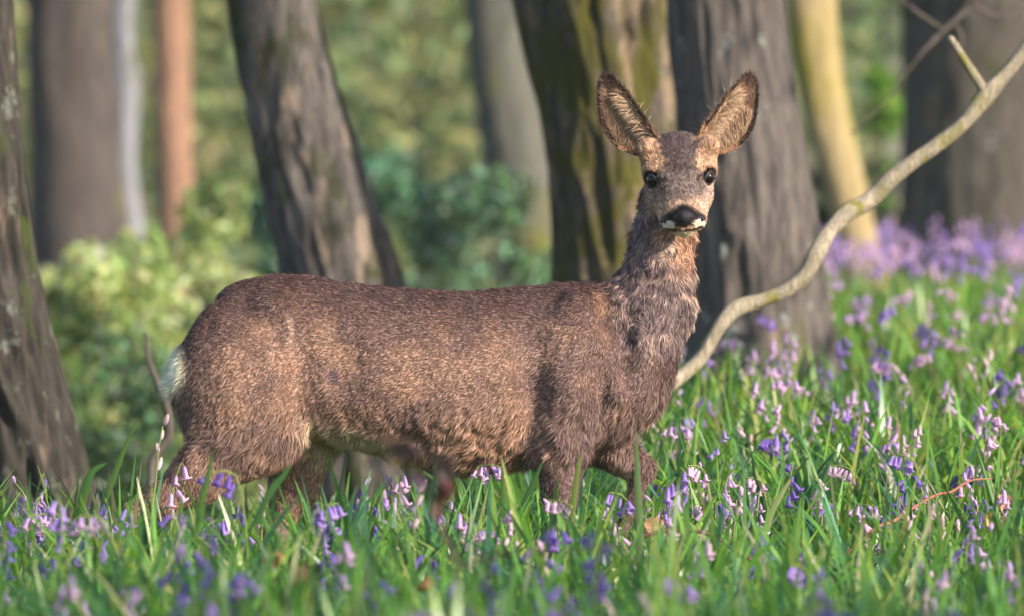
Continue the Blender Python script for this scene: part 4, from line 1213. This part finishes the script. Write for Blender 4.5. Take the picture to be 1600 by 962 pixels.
# plants one can find again in the photograph: (px, py of the flower head, depth or None, kind, own label)
KNOWN = [
    (212, 668, -0.35, 'palebud', 'tall yellowish bluebell bud in front of the deer\'s hind leg'),
    (252, 730, -0.30, 'lilac', 'lilac bluebell hanging in front of the deer\'s hind shank'),
    (723, 712, -0.30, 'lilac', 'small lilac bluebell cluster standing against the deer\'s belly'),
    (915, 772, -0.9, 'pink', 'pale pink bluebell head in front of the deer\'s near foreleg'),
    (1300, 775, -0.2, 'lilac', 'lilac bluebell with a tall bud tip above the reddish bramble stem'),
    (1415, 815, -0.7, 'palebud', 'single cream bluebell bud on a bent stem above the reddish bramble'),
    (1475, 850, -1.2, 'lilac', None), (1405, 880, -2.0, 'lilac', None), (1512, 830, -0.8, 'bud', None), (1565, 860, -0.9, 'violet', None),
    (70, 755, -0.3, 'bud', None), (40, 785, -0.2, 'lilac', None), (12, 800, -0.4, 'violet', None), (88, 805, -0.3, 'lilac', None), (28, 745, 0.9, 'violet', None),
    (275, 800, -0.8, 'violet', None), (300, 810, -1.0, 'deep', None), (365, 795, 0.6, 'pink', None), (400, 800, 0.5, 'lilac', None), (385, 720, -1.2, 'deep', None), (455, 775, -1.2, 'violet', None),
    (485, 790, -1.1, 'violet', None), (530, 770, 0.9, 'violet', None), (552, 760, 0.8, 'bud', None), (580, 830, -0.6, 'lilac', None), (620, 790, 0.5, 'violet', None), (655, 780, 0.7, 'lilac', None),
    (760, 800, -0.8, 'lilac', None), (800, 795, -0.9, 'pink', None), (880, 790, -0.5, 'bud', None), (855, 815, -0.8, 'violet', None), (790, 840, -0.7, 'palebud', None),
    (840, 880, -2.2, 'deep', None), (750, 905, -2.8, 'violet', None), (728, 880, -2.8, 'deep', None), (568, 915, -2.4, 'deep', None), (265, 868, -2.0, 'deep', None), (352, 888, -1.8, 'violet', None),
    (285, 905, -2.6, 'deep', None), (405, 895, -2.5, 'deep', None), (295, 940, -3.0, 'violet', None), (190, 890, -1.8, 'pink', None), (35, 905, -2.0, 'violet', None), (60, 850, -1.2, 'deep', None), (20, 860, -1.5, 'deep', None), (150, 850, -1.4, 'violet', None),
    (380, 945, -2.8, 'pink', None), (610, 940, -3.2, 'lilac', None), (905, 945, -3.2, 'violet', None), (1225, 935, -3.2, 'deep', None), (1425, 945, -3.2, 'deep', None), (1265, 895, -2.6, 'deep', None),
    (1095, 890, -2.4, 'violet', None), (1300, 900, -1.8, 'violet', None), (1560, 905, -2.0, 'deep', None), (1110, 785, 0.0, 'bud', None), (1120, 712, -0.1, 'pink', None), (1135, 738, 0.2, 'lilac', None),
    (1340, 805, -0.3, 'bud', None), (1490, 805, -0.7, 'palebud', None), (1020, 650, 0.9, 'lilac', None), (1030, 770, -1.0, 'lilac', None), (1005, 745, -0.6, 'violet', None),
]
for px, py, y, kind, lab in KNOWN:
    if y is None: y = on_bank(px, py, 0.27)
    p = W(px, py, y)
    g = None
    bluebell(p[0], y, p[2], kind, True, lab, 'bluebells standing by the deer' if lab else None, az=random.uniform(-0.8, 0.8) + (0 if random.random() < 0.6 else math.pi))

# more plants on the bank and in front
cnt = 0
bank = [(1235, 485), (1262, 488), (1185, 580), (1190, 600), (1205, 628), (1100, 660), (1125, 668), (1355, 640), (1285, 628), (1252, 640), (1245, 520), (1230, 525), (1315, 520), (1375, 520), (1410, 545), (1425, 550), (1465, 500),
        (1470, 510), (1520, 510), (1580, 520), (1590, 600), (1545, 632), (1560, 640), (1460, 700), (1520, 680), (1380, 655), (1435, 650), (1215, 735), (1285, 745), (1500, 730), (1570, 755), (1090, 490), (1085, 530), (1175, 520), (1160, 560)]
for px, py in bank:
    y = on_bank(px, py, random.uniform(0.22, 0.28))
    if y is None: continue
    p = W(px, py, y); bluebell(p[0], y, p[2], random.choice(['lilac', 'violet', 'pink', 'lilac', 'pink']), y < 3)  # pale kinds favoured so the bank's flowers look sunlit
while cnt < 95:
    px = random.uniform(1000, 1600); py = random.uniform(440, 880)
    if py < 500 and px < 1230: continue
    y = on_bank(px, py, random.uniform(0.18, 0.27))
    if y is None or y > 9: continue
    p = W(px, py, y); bluebell(p[0], y, p[2], random.choice(['violet', 'violet', 'lilac', 'pink', 'deep', 'bud', 'lilac', 'palebud']), y < 2.2); cnt += 1
cnt = 0
while cnt < 48:
    px = random.uniform(-20, 1050); py = random.uniform(760, 950)
    y = random.uniform(-3.2, 1.2)
    p = W(px, py, y)
    hh = p[2] - float(hgt(p[0], y))
    if not 0.14 < hh < 0.34: continue
    bluebell(p[0], y, p[2], random.choice(['violet', 'deep', 'deep', 'lilac', 'bud', 'palebud', 'violet']), True); cnt += 1

for n_add, xa, xb, ya, yb, da, db in ((14, -10, 190, 750, 835, -0.7, 0.5), (12, 515, 660, 738, 800, 0.25, 1.1), (6, 930, 1050, 760, 830, -0.6, 0.4)):
    for _ in range(n_add):
        y = random.uniform(da, db); p = W(random.uniform(xa, xb), random.uniform(ya, yb), y)
        bluebell(p[0], y, p[2], random.choice(['lilac', 'violet', 'violet', 'bud', 'lilac', 'pink']), True)

def far_bells():
    ac = Acc(); rs = np.random.default_rng(8)
    k = 0
    while k < 400:
        y = rs.uniform(3.0, 14); f = (y + 12) / 12
        x = rs.uniform(0.35, 1.2) * f
        if rs.uniform() > smooth(2, 10, y) * 0.6 + 0.25: continue
        mg = PROTO[(['violet', 'lilac', 'violet', 'pink'][rs.integers(0, 4)], int(rs.integers(0, 3)))][3]
        a = rs.uniform(0, 6.28); cs, sn = math.cos(a), math.sin(a)
        V = np.vstack(mg.V) * [1, 1, rs.uniform(0.75, 1.1)]
        V = V @ np.array([[cs, sn, 0], [-sn, cs, 0], [0, 0, 1]]) + [x, y, float(hgt(x, y))]
        ac.add(V, np.vstack(mg.q), c=np.vstack(mg.c)); k += 1
    link('bluebell_carpet', ac.mesh('bluebell_carpet', M_PETAL), kind='stuff', label='hazy violet carpet of bluebells far up the bank', category='bluebells')
far_bells()

# ------------------------------------------------------------------ single blades, dead leaves, twigs
def single_blade(label, pts, wid, col, y):
    P = spline([[*W(px, py, y + dy)] for px, py, dy in pts], 16)
    n = len(P); t = np.linspace(0, 1, n)
    T = norm(np.gradient(P, axis=0))
    side = norm(np.cross(T, np.array([0.25, 1.0, 0.1])))
    up = np.cross(side, T)
    hw = wid * 0.5 * np.interp(t, [0, .2, .6, .9, 1], [.7, 1, .95, .45, .05])
    V = np.stack([P - side * hw[:, None] + up * hw[:, None] * 0.35, P, P + side * hw[:, None] + up * hw[:, None] * 0.35], 1).reshape(-1, 3)
    i = np.arange(n - 1)[:, None] * 3
    Q = np.concatenate([i + [0, 1, 4, 3], i + [1, 2, 5, 4]], 0)
    off = P[0]
    C = np.tile(col, (len(V), 1))
    link('grass_blade', mesh_np('grass_blade', V - off, [Q], C, M_GRASS), label=label, category='leaf', group='single strap leaves').location = off
single_blade('upright pale strap leaf standing before the deer\'s far foreleg', [(1000, 930, 0), (999, 850, 0), (996, 760, 0), (993, 668, 0)], 0.013, (0.17, 0.25, 0.11), -1.0)
single_blade('broad dark green strap leaf leaning before the deer\'s near foreleg', [(770, 900, 0), (800, 830, 0), (830, 760, 0), (849, 718, 0)], 0.014, (0.05, 0.13, 0.03), -0.5)
single_blade('yellow green leaf tip standing against the deer\'s near foreleg', [(885, 870, 0), (893, 800, 0), (900, 750, 0), (907, 702, 0)], 0.010, (0.18, 0.26, 0.05), -0.5)
single_blade('thin green leaf rising before the deer\'s hind hock', [(150, 820, 0), (168, 770, 0), (190, 710, 0), (212, 658, 0)], 0.010, (0.08, 0.17, 0.03), -0.3)
single_blade('green leaf arching over beside the deer\'s hind hock', [(122, 830, 0), (130, 770, 0), (145, 735, 0), (168, 722, 0)], 0.016, (0.06, 0.15, 0.03), -0.3)
single_blade('green leaf leaning across the deer\'s near thigh', [(305, 840, 0), (315, 780, 0), (325, 740, 0), (332, 702, 0)], 0.011, (0.09, 0.18, 0.04), -1.4)
single_blade('green leaf leaning left before the deer\'s far hind leg', [(400, 820, 0), (420, 770, 0), (440, 745, 0), (457, 724, 0)], 0.012, (0.06, 0.15, 0.04), -1.5)
single_blade('upright green leaf below the deer\'s brisket', [(780, 880, 0), (783, 800, 0), (785, 760, 0), (784, 722, 0)], 0.011, (0.10, 0.19, 0.04), -0.4)
single_blade('thin pale blade standing between the bluebells near the reddish bramble', [(1472, 905, 0), (1470, 850, 0), (1466, 810, 0), (1461, 765, 0)], 0.008, (0.2, 0.25, 0.1), -0.8)
single_blade('pale folded blade leaning beside the reddish bramble', [(1195, 830, 0), (1210, 790, 0), (1225, 765, 0), (1237, 745, 0)], 0.011, (0.3, 0.33, 0.16), -0.5)

def dead_leaf(label, px, py, y, size, col, rot, name='dead_leaf', grp='fallen dead leaves', slim=1.0):
    n, m = 11, 7
    u = np.linspace(0, 1, n); v = np.linspace(-1, 1, m)
    U, Vv = np.meshgrid(u, v, indexing='ij')
    wv = np.sin(U * math.pi) ** 0.7 * (0.34 + 0.09 * np.cos(U * 26)) * Vv * slim
    Z = 0.22 * Vv ** 2 + 0.18 * np.sin(U * 5 + px) + 0.07 * np.sin(Vv * 6 + U * 9)
    V = np.stack([U - 0.5, wv, Z], -1).reshape(-1, 3) * size
    i = np.arange(n * m).reshape(n, m)
    Q = np.stack([i[:-1, :-1], i[1:, :-1], i[1:, 1:], i[:-1, 1:]], -1).reshape(-1, 4)
    C = np.tile(col, (len(V), 1)) * (0.8 + 0.5 * fbm(V / size * 5 + px, 3, 2))[:, None]
    o = link(name, mesh_np(name, V, [Q], C, M_DRY), label=label, category='leaf', group=grp)
    o.location = W(px, py, y); o.rotation_euler = rot
    return o
BRN = srgb(140, 96, 70)
dead_leaf('curled tan dead leaf on the grass below the deer\'s raised foreleg', 1022, 825, -0.4, 0.05, srgb(170, 132, 110), (1.2, 0.3, 0.5))
dead_leaf('dark brown dead leaf lying in the grass under the deer\'s belly', 478, 905, -1.9, 0.06, srgb(84, 62, 54), (1.1, -0.6, 0.3))
dead_leaf('rust brown dead leaf low in the grass under the dead twig', 665, 925, -2.0, 0.045, srgb(110, 62, 42), (0.9, 0.4, 1.2))
dead_leaf('orange tan dead leaf scrap beside the dark brown leaf', 422, 880, -1.6, 0.04, srgb(200, 140, 100), (1.0, 0.2, 2.0))
dead_leaf('pale tan dead leaf lying on the bank above the bluebell buds', 1560, 785, -0.1, 0.05, srgb(180, 142, 118), (0.9, 0.1, 0.7))
dead_leaf('small pale dead leaf upright beside the bank\'s tan leaf', 1555, 815, -0.3, 0.045, srgb(190, 140, 110), (1.4, 0.5, 0.2))
dead_leaf('tan dead leaf curled on the sunny bank', 1585, 560, 4.0, 0.05, srgb(210, 170, 130), (0.7, 0.3, 0.4))

M_STALK = plain_mat('dry_stalk', tuple(srgb(92, 70, 62)), 0.8, 0.2, 0.3, 80, 0.3)
M_BRAMBLE = plain_mat('bramble_stem', tuple(srgb(140, 88, 72)), 0.6, 0.3, 0.2, 80, 0.25)
def twig_px(name, label, ctrl, mat, subs=()):
    return branch(name, label, 'twig', ctrl, mat, nu=8, n=50, amp=0.05, subs=subs)
t1 = twig_px('dead_twig', 'withered brown twig with hanging dead leaves before the deer\'s belly',
        [(712, 985, -3.0, 4), (712, 930, -3.0, 4), (716, 890, -3.0, 3.6), (700, 850, -3.0, 3.4), (686, 815, -3.0, 3.2), (682, 770, -3.0, 3), (690, 735, -3.0, 2.6), (680, 700, -3.0, 2)], M_STALK,
        subs=[[(716, 890, -3.0, 3), (745, 875, -3.0, 2.4), (800, 862, -3.0, 2), (900, 862, -3.0, 1.8), (960, 850, -3.0, 1.5)], [(684, 790, -3.0, 2), (655, 745, -3.0, 1.8), (632, 705, -3.0, 1.5)]])
wl = random.Random(4)
for (px, py, s, rx, ry, rz, c) in [(wl.gauss(cx, sx), wl.gauss(cy, sy), wl.uniform(0.03, 0.055), 1.3 + wl.gauss(0, 0.3), tl + wl.gauss(0, 0.35), wl.gauss(0, 0.8), [int(v * wl.uniform(0.8, 1.2)) for v in (128, 110, 102)])
                                   for cx, cy, sx, sy, tl, m in ((625, 712, 14, 14, 0.5, 6), (690, 745, 6, 24, 1.5, 6), (652, 745, 10, 8, 0.8, 2)) for _ in range(m)]:
    o = dead_leaf('x', px, py, -3.0, s, srgb(*c), (rx, ry, rz), 'withered_leaf', slim=0.5)
    for k in ('label', 'category', 'group'): del o[k]
    o.parent = t1; o.location = Vector(W(px, py, -3.0)) - t1.location
twig_px('bramble_stem', 'thin reddish bramble stem arching through the grass on the bank', [(1318, 868, -0.4, 2.6), (1345, 846, -0.4, 3), (1372, 822, -0.4, 2.6), (1392, 816, -0.38, 3), (1420, 797, -0.35, 2.6), (1465, 772, -0.3, 2.3), (1486, 768, -0.25, 2.2), (1510, 753, -0.2, 1.9), (1550, 747, -0.1, 1.4)], M_BRAMBLE,
        subs=[[(1368, 828, -0.4, 3), (1390, 830, -0.4, 3), (1410, 838, -0.4, 2.4)]])
twig_px('dry_stem', 'bent dry brown stem lying over the grass below the deer\'s raised foreleg', [(1000, 838, -0.9, 3), (1050, 828, -0.9, 3.4), (1110, 835, -0.9, 3.4), (1150, 860, -0.9, 3.4), (1200, 885, -0.9, 3.2), (1250, 885, -0.9, 2.8), (1280, 870, -0.9, 2)], M_STALK)

# ------------------------------------------------------------------ haze in the wood
hm = bpy.data.materials.new('haze'); hm.use_nodes = True
hn = hm.node_tree; hn.nodes.remove(hn.nodes['Principled BSDF'])
pv = hn.nodes.new('ShaderNodeVolumePrincipled')
pv.inputs['Color'].default_value = (0.92, 0.95, 0.92, 1); pv.inputs['Density'].default_value = 0.0008; pv.inputs['Anisotropy'].default_value = 0.2
hn.links.new(pv.outputs[0], hn.nodes['Material Output'].inputs['Volume'])
x0, x1, y0, y1, z0, z1 = -420, 420, -420, 620, -8, 18
HV = np.array([(x, y, z) for x in (x0, x1) for y in (y0, y1) for z in (z0, z1)], float)
HQ = np.array([(0, 1, 3, 2), (4, 6, 7, 5), (0, 4, 5, 1), (2, 3, 7, 6), (0, 2, 6, 4), (1, 5, 7, 3)])
link('haze', mesh_np('haze', HV, [HQ], mat=hm, shade=False), kind='stuff')
